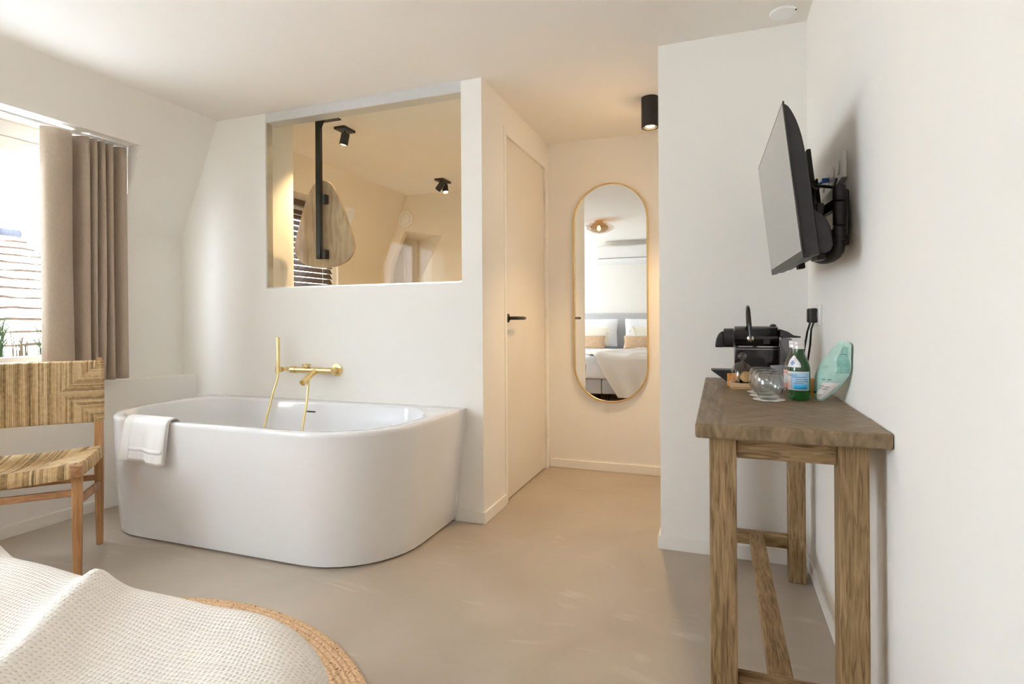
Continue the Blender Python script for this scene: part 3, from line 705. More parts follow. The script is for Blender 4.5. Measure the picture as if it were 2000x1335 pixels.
def blanket():
    X1, Y1, RC, RB, TOP = -.475, .668, .27, .075, .612
    XL = -1.78
    mb = MB(); uvs = []
    NU, NV = 150, 190
    def place(a, b):
        # a, b: flat cloth coordinates -> draped position
        inx = min(a, X1-RC); iny = min(b, Y1-RC)
        dx, dy = a-inx, b-iny
        L = math.hypot(dx, dy) if (dx > 0 and dy > 0) else max(dx, dy, 0)
        if L <= RC: e = 0; px, py = a, b; nx = ny = 0
        else:
            if dx > 0 and dy > 0: nx, ny = dx/L, dy/L
            elif dx > 0: nx, ny = 1, 0
            else: nx, ny = 0, 1
            e = L-RC; px, py = a-nx*e, b-ny*e
        arc = RB*PI/2
        if e <= 0: x, y, z = px, py, TOP
        elif e < arc: t = e/RB; x = px+nx*RB*math.sin(t); y = py+ny*RB*math.sin(t); z = TOP-RB*(1-math.cos(t))
        else:
            d_ = e-arc; x = px+nx*(RB+.05*d_); y = py+ny*(RB+.05*d_); z = TOP-RB-d_
        # folds
        fold = 0
        w = max(0, min(1, 1-e/.5))
        s = (a+.985)*.80+(b-.62)*.60      # ridge line running from the foot edge to the pillow side
        fold += .032*math.exp(-(s/.034)**2)*(1 if b < .8 else 0)*math.exp(-max(0, b-.68)/.05)
        s2 = (a+1.25)*.86+(b-.45)*.50
        fold += .022*math.exp(-(s2/.045)**2)
        s3 = (a+1.42)*.94+(b-.55)*.30
        fold += .036*math.exp(-(s3/.06)**2)
        fold -= .003*math.exp(-((s-.09)/.05)**2)
        fold += .004*math.sin(a*21+b*13)+.003*math.sin(a*9-b*25)
        if e < arc: z += fold*w
        if e > .02:
            q = .020*math.sin((a-b*.3)*22)*min(1, e/.3)
            x += nx*q; y += ny*q
        return (x, y, max(z, .0165+.004*(e > .6)))
    for j in range(NV+1):
        b = -.62+(1.245+.62)*j/NV
        xl = XL if b < .3 else XL+(b-.3)*.62
        xr = X1+.54
        for i in range(NU+1):
            a = xl+(xr-xl)*i/NU
            mb.v.append(place(a, b)); uvs.append((a, b))
    for j in range(NV):
        for i in range(NU): q = j*(NU+1)+i; mb.f.append((q, q+1, q+NU+2, q+NU+1))
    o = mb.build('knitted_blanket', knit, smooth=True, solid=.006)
    uv = o.data.uv_layers.new(name='UVMap')
    for l in o.data.loops: uv.data[l.index].uv = uvs[l.vertex_index]
    tag(o, 'cream openwork knitted blanket draped over the end of the bed', 'blanket')
blanket()

# ------------------------------------------------------------ console table
def table():
    t = thing('console_table', 'weathered wooden console table against the white wall', 'table', (.15, 2.03, 0))
    X0, X1, Y0, Y1, T = -.056, XR-.001, 1.455, 2.61, .817
    me = MB().box(X0-.15, X1-.15, Y0-2.03, Y1-2.03, T-.036, T)
    o = me.build('tabletop', parq, t, bevel=.006, bseg=3); o.matrix_parent_inverse = Matrix.Identity(4)
    for x0, x1 in ((-.024, .040), (.262, .325)):
        for y0, y1 in ((1.50, 1.562), (2.53, 2.592)):
            MB().box(x0, x1, y0, y1, 0, T-.037).build('leg', woodz, t, bevel=.004)
    for y in (1.512, 2.54): MB().box(.041, .261, y, y+.035, .726, T-.037).build('apron', woodx, t, bevel=.002)
    for x in (-.012, .275): MB().box(x, x+.035, 1.563, 2.529, .726, T-.037).build('apron', woody, t, bevel=.002)
    for y in (1.512, 2.545): MB().box(.041, .261, y, y+.035, .130, .183).build('stretcher', woodx, t, bevel=.003)
    MB().box(.115, .170, 1.548, 2.544, .137, .184).build('stretcher', woody, t, bevel=.004)
table()
TT = .8175

# ------------------------------------------------------------ coffee machine
def machine():
    m = thing('coffee_machine', 'glossy black capsule coffee machine on the console table', 'coffee machine', (.15, 2.36, TT))
    y0, y1 = 2.30, 2.42
    # body: rounded side profile in XZ
    def rp(x0, x1, z0, z1, r, k=5):
        P = []
        for cx_, cz_, t0 in ((x1-r, z1-r, 0), (x0+r, z1-r, .5*PI), (x0+r, z0+r, PI), (x1-r, z0+r, 1.5*PI)):
            P += [(cx_+r*math.cos(t0+.5*PI*j/k), cz_+r*math.sin(t0+.5*PI*j/k)) for j in range(k+1)]
        return P
    MB().prism(rp(.056, .213, TT+.012, .972, .008), 'y', y0+.004, y1).build('lower_body', gloss, m, bevel=.004, smooth=True)
    # cylindrical head lying along X
    hd = MB(); ax = 1.0
    prof = [(.0, 0), (.040, 0), (.0455, .004), (.0455, .152), (.041, .157), (0, .158)]
    R = []
    for r, h in prof[1:-1]:
        R.append([(.055+h, (y0+y1)/2+r*1.28*math.cos(2*PI*k/32), .9985+r*math.sin(2*PI*k/32)) for k in range(32)])
    rings(hd, R).build('brew_head', gloss, m, smooth=True)
    MB().lathe([(.034, 0), (.037, .003), (.037, .036)], (.018, 2.36, .998), (1, 0, 0), 28).build('spout_collar', darkpl, m, smooth=True)
    # spout shield: quarter disc on the tip
    P = [(.018, .962)]+[(.018-.031*math.cos(a), .962+.062*math.sin(a)) for a in [PI/2*i/10 for i in range(11)]]
    MB().prism(P, 'y', 2.332, 2.388).build('spout_shield', darkpl, m, bevel=.003, smooth=True)
    hp = MB(); pts = []
    for i in range(21):
        a = PI*i/20; pts.append((.112-.006*math.sin(a), 2.36-.064*math.cos(a), .998+.120*math.sin(a)**.8))
    hp.tube(pts, .0072, 10); hn = hp.build('carry_handle', gloss, m, smooth=True)
    MB().lathe([(.0115, 0), (.0115, .007), (.008, .009)], (.112, 2.300, .998), (0, -1, 0), 20).build('handle_pivot', chrome, m, smooth=True)
    MB().lathe([(.012, 0), (.011, .007), (.006, .010), (0, .0105)], (.195, 2.36, 1.0415), (0, 0, 1), 18).build('lid_knob', gloss, m, smooth=True)
    MB().box(.06, .211, y0+.0005, y0+.0045, .957, .9585).box(.07, .12, y0-.0005, y0+.004, .966, .969).box(.135, .205, y0-.0005, y0+.004, .966, .969).build('side_trim_line', chrome, m)
    MB().box(.158, .180, y0-.0015, y0+.006, .978, .994).build('button_panel', darkpl, m, bevel=.001)
    tk = MB().prism(rp(.2145, .257, TT+.014, 1.000, .012), 'y', y0+.012, y1-.012).build('water_tank', tankgl, m, smooth=True)
    MB().prism([(.214, 1.001), (.284, 1.001), (.284, 1.006), (.262, 1.009), (.240, 1.024), (.214, 1.033)], 'y', y0+.01, y1-.01).build('tank_lid', gloss, m, bevel=.002)
    MB().prism([(-.030, .875), (.056, .875), (.056, TT+.012), (.030, TT+.012), (-.024, .870)], 'y', 2.318, 2.402).build('drip_tray', darkpl, m, bevel=.003)
    MB().box(.05, .258, y0+.01, y1-.008, TT, TT+.012).build('foot_plate', darkpl, m, bevel=.002)
    MB().lathe([(.006, 0), (.006, .004)], (.232, y0+.0115, .905), (0, -1, 0), 14).build('tank_latch', mat('copper_red_plastic', (.22, .10, .08), .4, noise=((20, 20, 20), (.25, .12, .09), 2, .3, .7)), m, smooth=True)
machine()

# ------------------------------------------------------------ cookie dome on its board
wb = thing('serving_board', 'small square bamboo serving board with a groove under the glass dome', 'board', (.085, 2.235, TT))
MB().box(.036, .130, 2.188, 2.282, TT+.008, TT+.022).box(.040, .126, 2.192, 2.278, TT, TT+.008).build('plate', bamboo, wb, bevel=.002)
gd = thing('glass_dome', 'small clear glass dome with round knob over the cookies', 'glass dome', (.082, 2.235, TT+.022))
BZ = TT+.0225
P = [(.040, 0), (.0405, .02), (.0395, .042), (.034, .058), (.024, .068), (.012, .074), (.006, .078), (.0045, .080), (.009, .084), (.0145, .092), (.015, .099), (.011, .106), (.004, .109), (0, .1095)]
Pi = [(.0385, 0), (.0388, .02), (.0378, .041), (.0325, .0565), (.023, .066), (.011, .071), (0, .073)]
MB().lathe(P, (.082, 2.235, BZ), seg=36).build('dome', thingl, gd, smooth=True)
ck = mat('cookie_brown', (.55, .31, .10), .7, noise=((90, 90, 90), (.70, .45, .18), 4, .3, .7), bump=((120, 120, 120), .6, .003))
ck2 = mat('orange_wrapper', (.62, .22, .04), .35, noise=((60, 60, 60), (.75, .32, .08), 4, .3, .7))
o = MB().lathe([(0, -.006), (.014, -.006), (.019, -.003), (.0195, .002), (.014, .006), (0, .0065)], (.092, 2.222, BZ+.021), (.15, -1, .15), 24).build('cookie', ck, smooth=True)
tag(o, 'round golden cookie standing upright under the glass dome', 'cookie')
o = MB().lathe([(0, -.005), (.013, -.005), (.017, -.003), (.0175, .002), (.012, .005), (0, .0055)], (.066, 2.235, BZ+.018), (.95, -.3, .1), 24).build('cookie', ck, smooth=True)
tag(o, 'cookie seen edge on under the glass dome', 'cookie')
o = MB().obox((.046, 2.300, TT+.024), (1, .2, 0), (-.2, 1, 0), (0, 0, 1), .016, .006, .024).build('orange_packet', ck2, bevel=.003)
o.location = (0, -.004, 0)
tag(o, 'small orange packet between the drip tray and the glass dome', 'packet')

# ------------------------------------------------------------ tumblers on paper doilies
paper = mat('white_paper', (.86, .85, .82), .8, noise=((40, 40, 40), (.9, .89, .86), 2, .3, .7))
def tumbler_mesh():
    P = [(.026, .0), (.0335, .010), (.0415, .030), (.0430, .045), (.0405, .066), (.034, .083), (.029, .086), (0, .0865)]
    Q = [(0, .081), (.027, .0805), (.0325, .079), (.0388, .064), (.0412, .045), (.0398, .030), (.032, .011), (.0262, .001)]
    return MB().lathe(P[::1], seg=36), MB().lathe(Q, seg=36)
spots = [(.148, 1.945, 'upturned double-walled tumbler on a paper doily, front one of three'), (.143, 2.040, 'upturned double-walled tumbler, middle one of the three in a row'), (.138, 2.135, 'upturned double-walled tumbler, rear one of three behind the others')]
proto = None
for i, (x, y, lab) in enumerate(spots):
    if proto is None:
        g = thing('glass_tumbler', lab, 'glass', (x, y, TT+.0022), 'upturned tumblers on the console table')
        a_, b_ = tumbler_mesh()
        for nm, q in (('outer_wall', a_), ('inner_wall', b_)):
            oo = q.build(nm, thingl, g, smooth=True); oo.matrix_parent_inverse = Matrix.Identity(4)
        proto = g
    else:
        g = proto.copy(); C.objects.link(g); g.location = (x, y, TT+.0022); g['label'] = lab
        for ch in proto.children:
            c2 = ch.copy(); C.objects.link(c2); c2.parent = g
    mb = MB(); N_ = 72; dm = []
    for k in range(N_):
        a = 2*PI*k/N_; rr = .0435+.004*abs(math.cos(a*5)); dm.append((rr*math.cos(a), rr*math.sin(a), .0003+.0010*(1+math.sin(a*7+i))*.5))
    n0 = 0; mb.v = [(0, 0, .0004)]+dm; mb.f = [(0, 1+k, 1+(k+1) % N_) for k in range(N_)]
    dl = mb.build('paper_doily', paper, solid=.0006); dl.location = (x, y, TT+.0002)
    tag(dl, ['white scalloped paper doily under the front tumbler', 'white scalloped paper doily under the middle tumbler', 'white scalloped paper doily under the rear tumbler'][i], 'doily', 'paper doilies under the tumblers')

# grey cup behind the tumblers
cup = thing('grey_cup', 'plain grey cup standing behind the tumblers and the green bottle', 'cup', (.205, 2.23, TT))
MB().lathe([(0, 0), (.030, 0), (.034, .004), (.0375, .085), (.0360, .085), (.033, .006), (0, .005)], (.212, 2.235, TT), seg=32).build('bowl', mat('grey_ceramic', (.30, .30, .33), .3, noise=((20, 20, 20), (.33, .33, .36), 2, .3, .7)), cup, smooth=True)

# ------------------------------------------------------------ bottles
def text_mesh(body, size):
    cu = bpy.data.curves.new('txt', 'FONT'); cu.body = body; cu.size = size; cu.align_x = 'LEFT'; cu.resolution_u = 2
    to = bpy.data.objects.new('txt', cu); C.objects.link(to)
    bpy.context.view_layer.update()
    me = bpy.data.meshes.new_from_object(to.evaluated_get(bpy.context.evaluated_depsgraph_get()))
    bpy.data.objects.remove(to); return me
def wrap_text(body, size, c, r, ang0, z, mtl, parent, name='label_lettering'):
    me = text_mesh(body, size)
    for v in me.vertices:
        a = ang0+v.co.x/r; zz = z+v.co.y
        v.co = (c[0]+r*math.cos(a)-parent.location.x, c[1]+r*math.sin(a)-parent.location.y, zz-parent.location.z)
    me.materials.clear(); me.materials.append(mtl)
    o = bpy.data.objects.new(name, me); C.objects.link(o); o.parent = parent; return o
ink = mat('dark_blue_ink', (.02, .04, .16), .6, noise=((40, 40, 40), (.03, .05, .18), 2, .3, .7))
lblb = mat('pale_blue_label', (.36, .58, .80), .5, noise=((60, 60, 60), (.45, .66, .86), 3, .3, .7))
lblc = mat('bright_blue_label', (.02, .36, .72), .5, noise=((60, 60, 60), (.04, .42, .78), 3, .3, .7))
lblw = mat('white_label', (.85, .86, .86), .5, noise=((60, 60, 60), (.9, .9, .9), 3, .3, .7))
lblp = mat('pink_label', (.78, .38, .34), .5, noise=((60, 60, 60), (.85, .5, .45), 3, .3, .7))
star = mat('blue_star_ink', (.25, .35, .65), .5, noise=((60, 60, 60), (.3, .4, .7), 3, .3, .7))
capm = mat('white_metal_cap', (.80, .76, .75), .35, metal=.3, noise=((20, 20, 20), (.85, .81, .8), 2, .3, .7))
def patch(c, r, a0, a1, z0, z1, mtl, parent, name, rf=None, n=14, shape=None):
    mb = MB()
    def fn(u, v):
        a = a0+(a1-a0)*u; z = z0+(z1-z0)*v
        if shape: a, z = shape(u, v)
        rr = rf(z) if rf else r
        return (c[0]+rr*math.cos(a), c[1]+rr*math.sin(a), z)
    mb.grid(fn, n, n if shape or rf else 2)
    return mb.build(name, mtl, parent, smooth=True, solid=.0003)
def bottle(c, z0, h, glass, label, rot, main, green_liq=True):
    t = thing('water_bottle', label, 'bottle', (c[0], c[1], z0))
    s = h/.183
    prof = [(0, .002), (.022, .0), (.029, .003), (.0312, .010), (.0315, .095), (.0305, .105), (.026, .122), (.0185, .138), (.0142, .150), (.0135, .165), (.0135, .172)]
    prof = [(r, q*s) for r, q in prof]
    MB().lathe(prof, (c[0], c[1], z0), seg=40).build('glass_body', glass, t, smooth=True)
    MB().lathe([(.0145, 0), (.0155, .001), (.0158, .010), (.0150, .011), (.0158, .012), (.0158, .021), (.0145, .0225), (0, .023)], (c[0], c[1], z0+.160*s), seg=32).build('screw_cap', capm, t, smooth=True)
    cc = c; f = rot
    if main:
        patch(cc, .0319, f-2.35, f+.88, z0+.033, z0+.091, lblw, t, 'main_label', n=30)
        patch(cc, .0321, f-2.3, f-1.08, z0+.036, z0+.060, lblp, t, 'front_label_field')
        patch(cc, .0323, f-.95, f+.80, z0+.036, z0+.088, lblb, t, 'label_field')
        patch(cc, .0326, f-.62, f+.55, z0+.037, z0+.051, lblc, t, 'label_banner')
        for zz, a, b in ((.073, -.85, .5), (.066, -.5, .6), (.060, -.45, .65), (.055, -.6, .2)):
            patch(cc, .0326, f+a, f+b, z0+zz, z0+zz+.0014, ink, t, 'label_line')
        wrap_text('S.PELLEGRINO', .0098, cc, .0327, f-2.22, z0+.0765, ink, t)
        # triangular neck label with a star
        pf = sorted((z0+q+.0, r) for r, q in prof)
        def rf(z):
            for (za, ra), (zb, rb) in zip(pf, pf[1:]):
                if za <= z <= zb: return ra+(rb-ra)*(z-za)/max(zb-za, 1e-6)+.0012
            return .015
        patch(cc, 0, 0, 0, 0, 0, lblw, t, 'neck_label', rf=rf, shape=lambda u, v: (f-.95+(u-.5)*(.25+1.7*math.sin(PI*(.42+.58*v))), z0+.104+v*.036))
        patch(cc, 0, 0, 0, 0, 0, star, t, 'neck_star', rf=lambda z: rf(z)+.0006, shape=lambda u, v: (f-.85+(u-.5)*.6*(1-abs(v-.5)*2), z0+.108+v*.018))
    else:
        patch(cc, .0319, f-1.3, f+1.0, z0+.030, z0+.088, lblp, t, 'main_label')
        patch(cc, .0322, f-1.1, f+.2, z0+.045, z0+.075, lblw, t, 'label_field')
    return t
ang = math.atan2(-1.95, -.235)
bottle((.236, 1.965), TT, .183, green, 'green glass mineral water bottle with blue label on the console table', ang+.15, True)
bottle((.233, 2.055), TT, .183, clearb, 'clear glass bottle with pink label, partly hidden behind the green bottle', ang-.4, False)

# ------------------------------------------------------------ snack bag
def bag():
    mint = mat('mint_foil', (.38, .58, .50), .32, spec=.6, noise=((25, 25, 25), (.46, .66, .58), 4, .3, .7), bump=((45, 45, 45), .5, .006))
    mintd = mat('deep_mint_print', (.16, .36, .30), .35, noise=((160, 160, 160), (.26, .46, .39), 5, .35, .65))
    pink = mat('pale_pink_print', (.75, .66, .62), .4, noise=((30, 30, 30), (.80, .72, .67), 3, .3, .7))
    dark = mat('dark_green_ink', (.04, .13, .11), .5, noise=((60, 60, 60), (.06, .16, .13), 3, .3, .7))
    b = thing('snack_bag', 'mint green foil snack bag leaning against the wall beside the green bottle', 'bag', (.29, 1.96, TT))
    nrm = Vector((-.80, -.60, 0)).normalized()
    # centre line from the bottom seal up to the top seal, left and right edges
    Lf = [(.282, 1.980, .8185), (.279, 1.990, .853), (.285, 1.980, .907), (.307, 1.951, .957), (.337, 1.906, 1.008)]
    Rt = [(.300, 1.960, .8180), (.330, 1.915, .858), (.3565, 1.868, .912), (.357, 1.856, .957), (.357, 1.850, .998)]
    def cr(P, t):
        i = min(int(t*4), 3); f = t*4-i; g = lambda k: Vector(P[max(0, min(4, k))])
        p0, p1, p2, p3 = g(i-1), g(i), g(i+1), g(i+2)
        return .5*((2*p1)+(-p0+p2)*f+(2*p0-5*p1+4*p2-p3)*f*f+(-p0+3*p1-3*p2+p3)*f**3)
    def S(side, extra=0):
        def fn(u, v):
            p = cr(Lf, v).lerp(cr(Rt, v), u)
            th = .019*max(0, math.sin(PI*u))**.75*max(0, math.sin(PI*min(1, max(0, (v-.03)/.90))))**.5
            crease = -.004*math.exp(-((v-.56-.05*u)/.02)**2)*math.sin(PI*u)+.0016*math.sin(v*30+u*8)*math.sin(PI*u)+.0018*abs(math.sin(v*11-u*6))*math.sin(PI*u)+.0012*math.sin(u*25+v*17)*math.sin(PI*u)
            q = p+nrm*(side*(th+(crease if side > 0 else 0))+extra)
            q.x = min(q.x, XR-.0025); q.z = max(q.z, TT+.0008)
            return q
        return fn
    mb = MB(); mb.grid(S(1), 24, 40); mb.grid(S(-.35), 24, 40); mb.build('foil_pouch', mint, b, smooth=True, weld=True)
    def sub(name, mtl, u0, u1, v0, v1, ex=.0009, nu=8, nv=12, sk=0):
        f = S(1, ex); MB().grid(lambda u, v: f(min(.99, max(.01, u0+(u1-u0)*u+sk*(v-.5))), v0+(v1-v0)*v), nu, nv).build(name, mtl, b, smooth=True)
    sub('printed_panel', mintd, .66, .97, .50, .92, sk=-.16)
    sub('pink_panel', pink, .42, .90, .06, .36, sk=.12)
    sub('dark_tab', dark, .05, .36, .17, .21, ex=.0014)
    f = S(1, .0016)
    for (u0, u1, v) in ((.42, .55, .40), (.60, .70, .395), (.45, .62, .30), (.66, .80, .29), (.42, .50, .27), (.54, .78, .255), (.46, .70, .15), (.52, .66, .12), (.70, .9, .80)):
        MB().grid(lambda a, c_: f(u0+(u1-u0)*a, v+.010*c_), 4, 1).build('printed_line', dark, b)
bag()
o = MB().lathe([(0, 0), (.013, .0), (.016, .006), (.016, .05), (.012, .056), (0, .057)], (.285, 2.09, TT), seg=24).build('orange_jar', ck2, smooth=True)
tag(o, 'small orange container between the green bottle and the mint bag', 'container')

# ------------------------------------------------------------ sockets, plugs
def socket(y0, y1, z0, z1, n, name, label, deep=.012):
    s = thing(name, label, 'socket', (XR, (y0+y1)/2, (z0+z1)/2))
    MB().box(XR-deep, XR-.0002, y0, y1, z0, z1).build('cover_plate', white, s, bevel=.002)
    w = (y1-y0)/n
    for i in range(n):
        yc = y0+w*(i+.5)
        MB().lathe([(.023, 0), (.023, .0012), (.020, .0014), (.019, -.006+.008)], (XR-deep-.0004, yc, (z0+z1)/2), (-1, 0, 0), 24).build('socket_ring', alum, s, smooth=True)
        MB().lathe([(.018, 0), (.018, .0022), (0, .0023)], (XR-deep-.0004, yc, (z0+z1)/2), (-1, 0, 0), 24).build('socket_well', white, s, smooth=True)
    return s
socket(1.925, 2.275, 1.495, 1.575, 4, 'multi_socket_panel', 'white four-gang socket panel on the wall behind the television', .014)
socket(2.375, 2.535, 1.045, 1.125, 2, 'wall_socket', 'white double wall socket above the console table', .010)
def plug(y, label, pts):
    p = thing('power_plug', label, 'plug', (XR-.02, y, 1.085), 'black power plugs in the double socket')
    MB().obox((XR-.0225, y, 1.083), (1, 0, 0), (0, 1, 0), (0, 0, 1), .012, .0145, .028).build('plug_body', black, p, bevel=.006, bseg=3)
    MB().tube(pts, .0038, 8).build('cable', black, p, smooth=True)
plug(2.413, 'black power plug and cable nearer the bottle in the double socket', [(.340, 2.413, 1.056), (.332, 2.415, 1.03), (.330, 2.43, .97), (.325, 2.46, .90), (.318, 2.48, .84), (.30, 2.49, .823), (.275, 2.46, .8215)])
plug(2.497, 'black power plug and cable beside the corner in the double socket', [(.340, 2.497, 1.056), (.330, 2.499, 1.02), (.322, 2.51, .96), (.312, 2.54, .88), (.30, 2.56, .832), (.28, 2.54, .8215), (.24, 2.47, .8215)])

# ------------------------------------------------------------ television and mount
def tv():
    t = thing('television', 'flat black television tilted down on the wall above the console table', 'television', (.19, 2.09, 1.45))
    up = Vector((-.048, 0, .43)).normalized(); ax = Vector((-.018, 1, .012)).normalized(); nn = ax.cross(up).normalized()  # towards the room
    if nn.x > 0: nn = -nn
    NB = Vector((.2135, 1.695, 1.240)); W_, H_ = .775, .428     # near bottom corner of the screen face
    def P(a, b, d): return NB+ax*a+up*b-nn*d       # d = depth towards the wall
    def slab(name, a0, a1, b0, b1, d0, d1, m, bev=.002, parent=t):
        mb = MB(); mb.add([P(a0, b0, d0), P(a1, b0, d0), P(a1, b1, d0), P(a0, b1, d0), P(a0, b0, d1), P(a1, b0, d1), P(a1, b1, d1), P(a0, b1, d1)],
                          [(0,1,2,3),(7,6,5,4),(0,4,5,1),(1,5,6,2),(2,6,7,3),(3,7,4,0)])
        return mb.build(name, m, parent, bevel=bev)
    slab('screen_bezel', 0, W_, 0, H_, .0006, .0045, black, .001)
    scr = mat('screen_glass', (.05, .048, .045), .22, spec=1.0, coat=1, noise=((2, 2, 2), (.055, .052, .049), 2, .3, .7))
    scr.node_tree.nodes['Principled BSDF'].inputs['Coat Roughness'].default_value = .12
    scr.node_tree.nodes['Principled BSDF'].inputs['Coat IOR'].default_value = 2.0
    slab('screen', .006, W_-.006, .016, H_-.006, -.0004, .0012, scr, 0)
    # curved back shell: profile in (b, d)
    prof = [(.0, .0046), (H_-.008, .0046), (H_-.010, .008), (H_-.016, .0135), (H_-.026, .019), (H_-.040, .0245), (H_-.058, .030), (H_-.080, .0345), (H_-.105, .038), (H_-.14, .0405), (H_-.20, .042), (.13, .043), (.0, .043)]
    mb = MB(); n = len(prof)
    R = []
    for a, k in ((.004, .94), (.010, 1), (W_-.010, 1), (W_-.004, .94)): R.append([P(a, b, .0046+(d-.0046)*k) for b, d in prof])
    rings(mb, R).build('back_shell', darkpl, t, smooth=True)
    mb = MB(); R = []
    lp = [(.006, .042), (.125, .042), (.095, .070), (.070, .078), (.018, .078), (.006, .070)]
    for a in (.012, W_-.012): R.append([P(a, b, d) for b, d in lp])
    rings(mb, R).build('speaker_housing', darkpl, t, bevel=.003)
    slab('bottom_trim', .0, W_, -.004, .0, .0, .018, darkpl)
    for a in (.06, .40): slab('port_foot', a, a+.05, -.012, .012, .045, .066, black)
    m = thing('television_bracket', 'black articulated television wall bracket with swivel arm', 'bracket', (XR, 2.0, 1.35))
    for a in (.21, .40): slab('mounting_rail', a, a+.028, .08, .335, .080, .092, darkpl, .003, m)
    slab('rail_cross_plate', .20, .44, .12, .24, .0925, .099, black, .003, m)
    MB().box(XR-.008, XR-.0002, 1.90, 2.03, 1.29, 1.44).build('wall_plate', black, m, bevel=.002)
    for i, (z0, z1) in enumerate(((1.295, 1.335), (1.337, 1.405), (1.407, 1.452))):
        MB().tube([(.325, 1.832, z0), (.325, 1.832, z1)], .0165, 20).build('hinge_barrel', darkpl, m, smooth=True, bevel=.002)
    MB().box(.322, XR-.012, 1.835, 1.90, 1.31, 1.44).build('hinge_bracket', black, m, bevel=.003)
    for z in (1.315, 1.40):
        MB().obox((.312, 1.90, z), (-.12, 1, 0), (1, .12, 0), (0, 0, 1), .072, .008, .016).build('swivel_arm', black, m, bevel=.003)
    MB().tube([(.325, 1.834, 1.298), (.325, 1.836, 1.285), (.323, 1.841, 1.272), (.318, 1.850, 1.261), (.310, 1.862, 1.254), (.300, 1.880, 1.251), (.290, 1.902, 1.252), (.283, 1.93, 1.258)], [.0150, .0165, .018, .0185, .0185, .018, .017, .016], 20).build('elbow_joint', darkpl, m, smooth=True)
    MB().tube([(.285, 1.965, 1.25), (.285, 1.965, 1.43)], .014, 16).build('tilt_pivot', black, m, smooth=True)
    MB().obox((.284, 1.925, 1.365), (1, 0, 0), (0, 1, 0), (0, 0, 1), .011, .045, .05).build('tilt_head', black, m, bevel=.004)
    c = MB().tube([(.245, 1.93, 1.46), (.262, 1.90, 1.475), (.275, 1.885, 1.455), (.268, 1.90, 1.42), (.26, 1.94, 1.41)], .0035, 8)
    c.tube([(.262, 1.90, 1.474), (.29, 1.90, 1.468), (.325, 1.93, 1.468), (.342, 1.97, 1.50)], .005, 8)
    o = c.build('black_cable', black, smooth=True); tag(o, 'black cable looping behind the television to the socket panel', 'cable')
    bl = mat('blue_cable_plastic', (.02, .10, .38), .4, noise=((20, 20, 20), (.03, .12, .42), 2, .3, .7))
    yl = mat('cream_cable_plastic', (.62, .52, .30), .5, noise=((20, 20, 20), (.66, .56, .34), 2, .3, .7))
    o = MB().tube([(.338, 2.12, 1.53), (.315, 2.12, 1.52), (.300, 2.08, 1.49), (.302, 2.05, 1.45), (.315, 2.05, 1.41), (.30, 2.08, 1.38)], .0045, 8).obox((.336, 2.12, 1.53), (1, 0, 0), (0, 1, 0), (0, 0, 1), .010, .008, .007).build('network_cable', bl, smooth=True)
    tag(o, 'blue network cable hanging behind the television', 'cable')
    o = MB().tube([(.338, 2.20, 1.53), (.315, 2.19, 1.51), (.31, 2.15, 1.46), (.32, 2.10, 1.42), (.33, 2.06, 1.40)], .004, 8).build('antenna_cable', yl, smooth=True)
    tag(o, 'cream cable hanging from the socket panel behind the television', 'cable')
tv()

# ------------------------------------------------------------ oval mirror
def oval_mirror():
    m = thing('oval_mirror', 'tall oval mirror with thin gold frame on the hall wall', 'mirror', (-.714, YA, .486))
    cx_, z0, z1, r = -.714, .486, 2.028, .263
    def ov(rr, k=28):
        P = [(cx_+rr*math.cos(PI*j/k), z1-r+rr*math.sin(PI*j/k)) for j in range(k+1)]
        return P+[(cx_+rr*math.cos(PI+PI*j/k), z0+r+rr*math.sin(PI+PI*j/k)) for j in range(k+1)]
    R = [[(x, y, z) for x, z in ov(rr)] for rr, y in ((.263, YA-.0005), (.263, YA-.026), (.261, YA-.028), (.255, YA-.028), (.253, YA-.026), (.253, YA-.018))]
    rings(MB(), R, False, False).build('gold_frame', gold, m, smooth=True)
    MB().prism(ov(.2535), 'y', YA-.018, YA-.004).build('mirror_glass', mirrorm, m)
oval_mirror()

# ------------------------------------------------------------ ceiling fittings
warm = (1, .70, .36)
bulb = mat('warm_led_lens', (1, .8, .5), .4, emit=((1, .72, .36), 18))
def downlight():
    d_ = thing('cylinder_ceiling_light', 'black cylinder spotlight under the hall ceiling', 'ceiling light', (-.365, 3.335, CZ))
    MB().lathe([(.050, 0), (.050, -.172), (.047, -.174), (.042, -.172), (.040, -.150), (0, -.149)], (-.365, 3.335, CZ-.0004), seg=36).build('housing', black, d_, smooth=True)
    l = MB().lathe([(.026, 0), (.028, -.006), (.024, -.012), (0, -.014)], (-.365, 3.335, CZ-.152), seg=24).build('lamp_lens', bulb, d_, smooth=True)
    s = spot('hall_downlight', (-.365, 3.335, CZ-.185), (-.42, 3.30, 0), 28, 100, .7, (1, .68, .36), .03)
    s.parent = d_; s.matrix_parent_inverse = Matrix.Translation(-Vector(d_.location))
downlight()
o = thing('ceiling_disc', 'flat round white detector disc on the ceiling by the wall corner', 'detector', (.262, 2.60, CZ))
MB().lathe([(.054, 0), (.054, -.006), (.050, -.010), (0, -.011)], (.262, 2.598, CZ-.0003), seg=40).build('cover', white, o, smooth=True)
MB().lathe([(.004, 0), (.003, -.004), (0, -.0045)], (.305, 2.575, CZ-.009), seg=10).build('indicator', black, o, smooth=True)

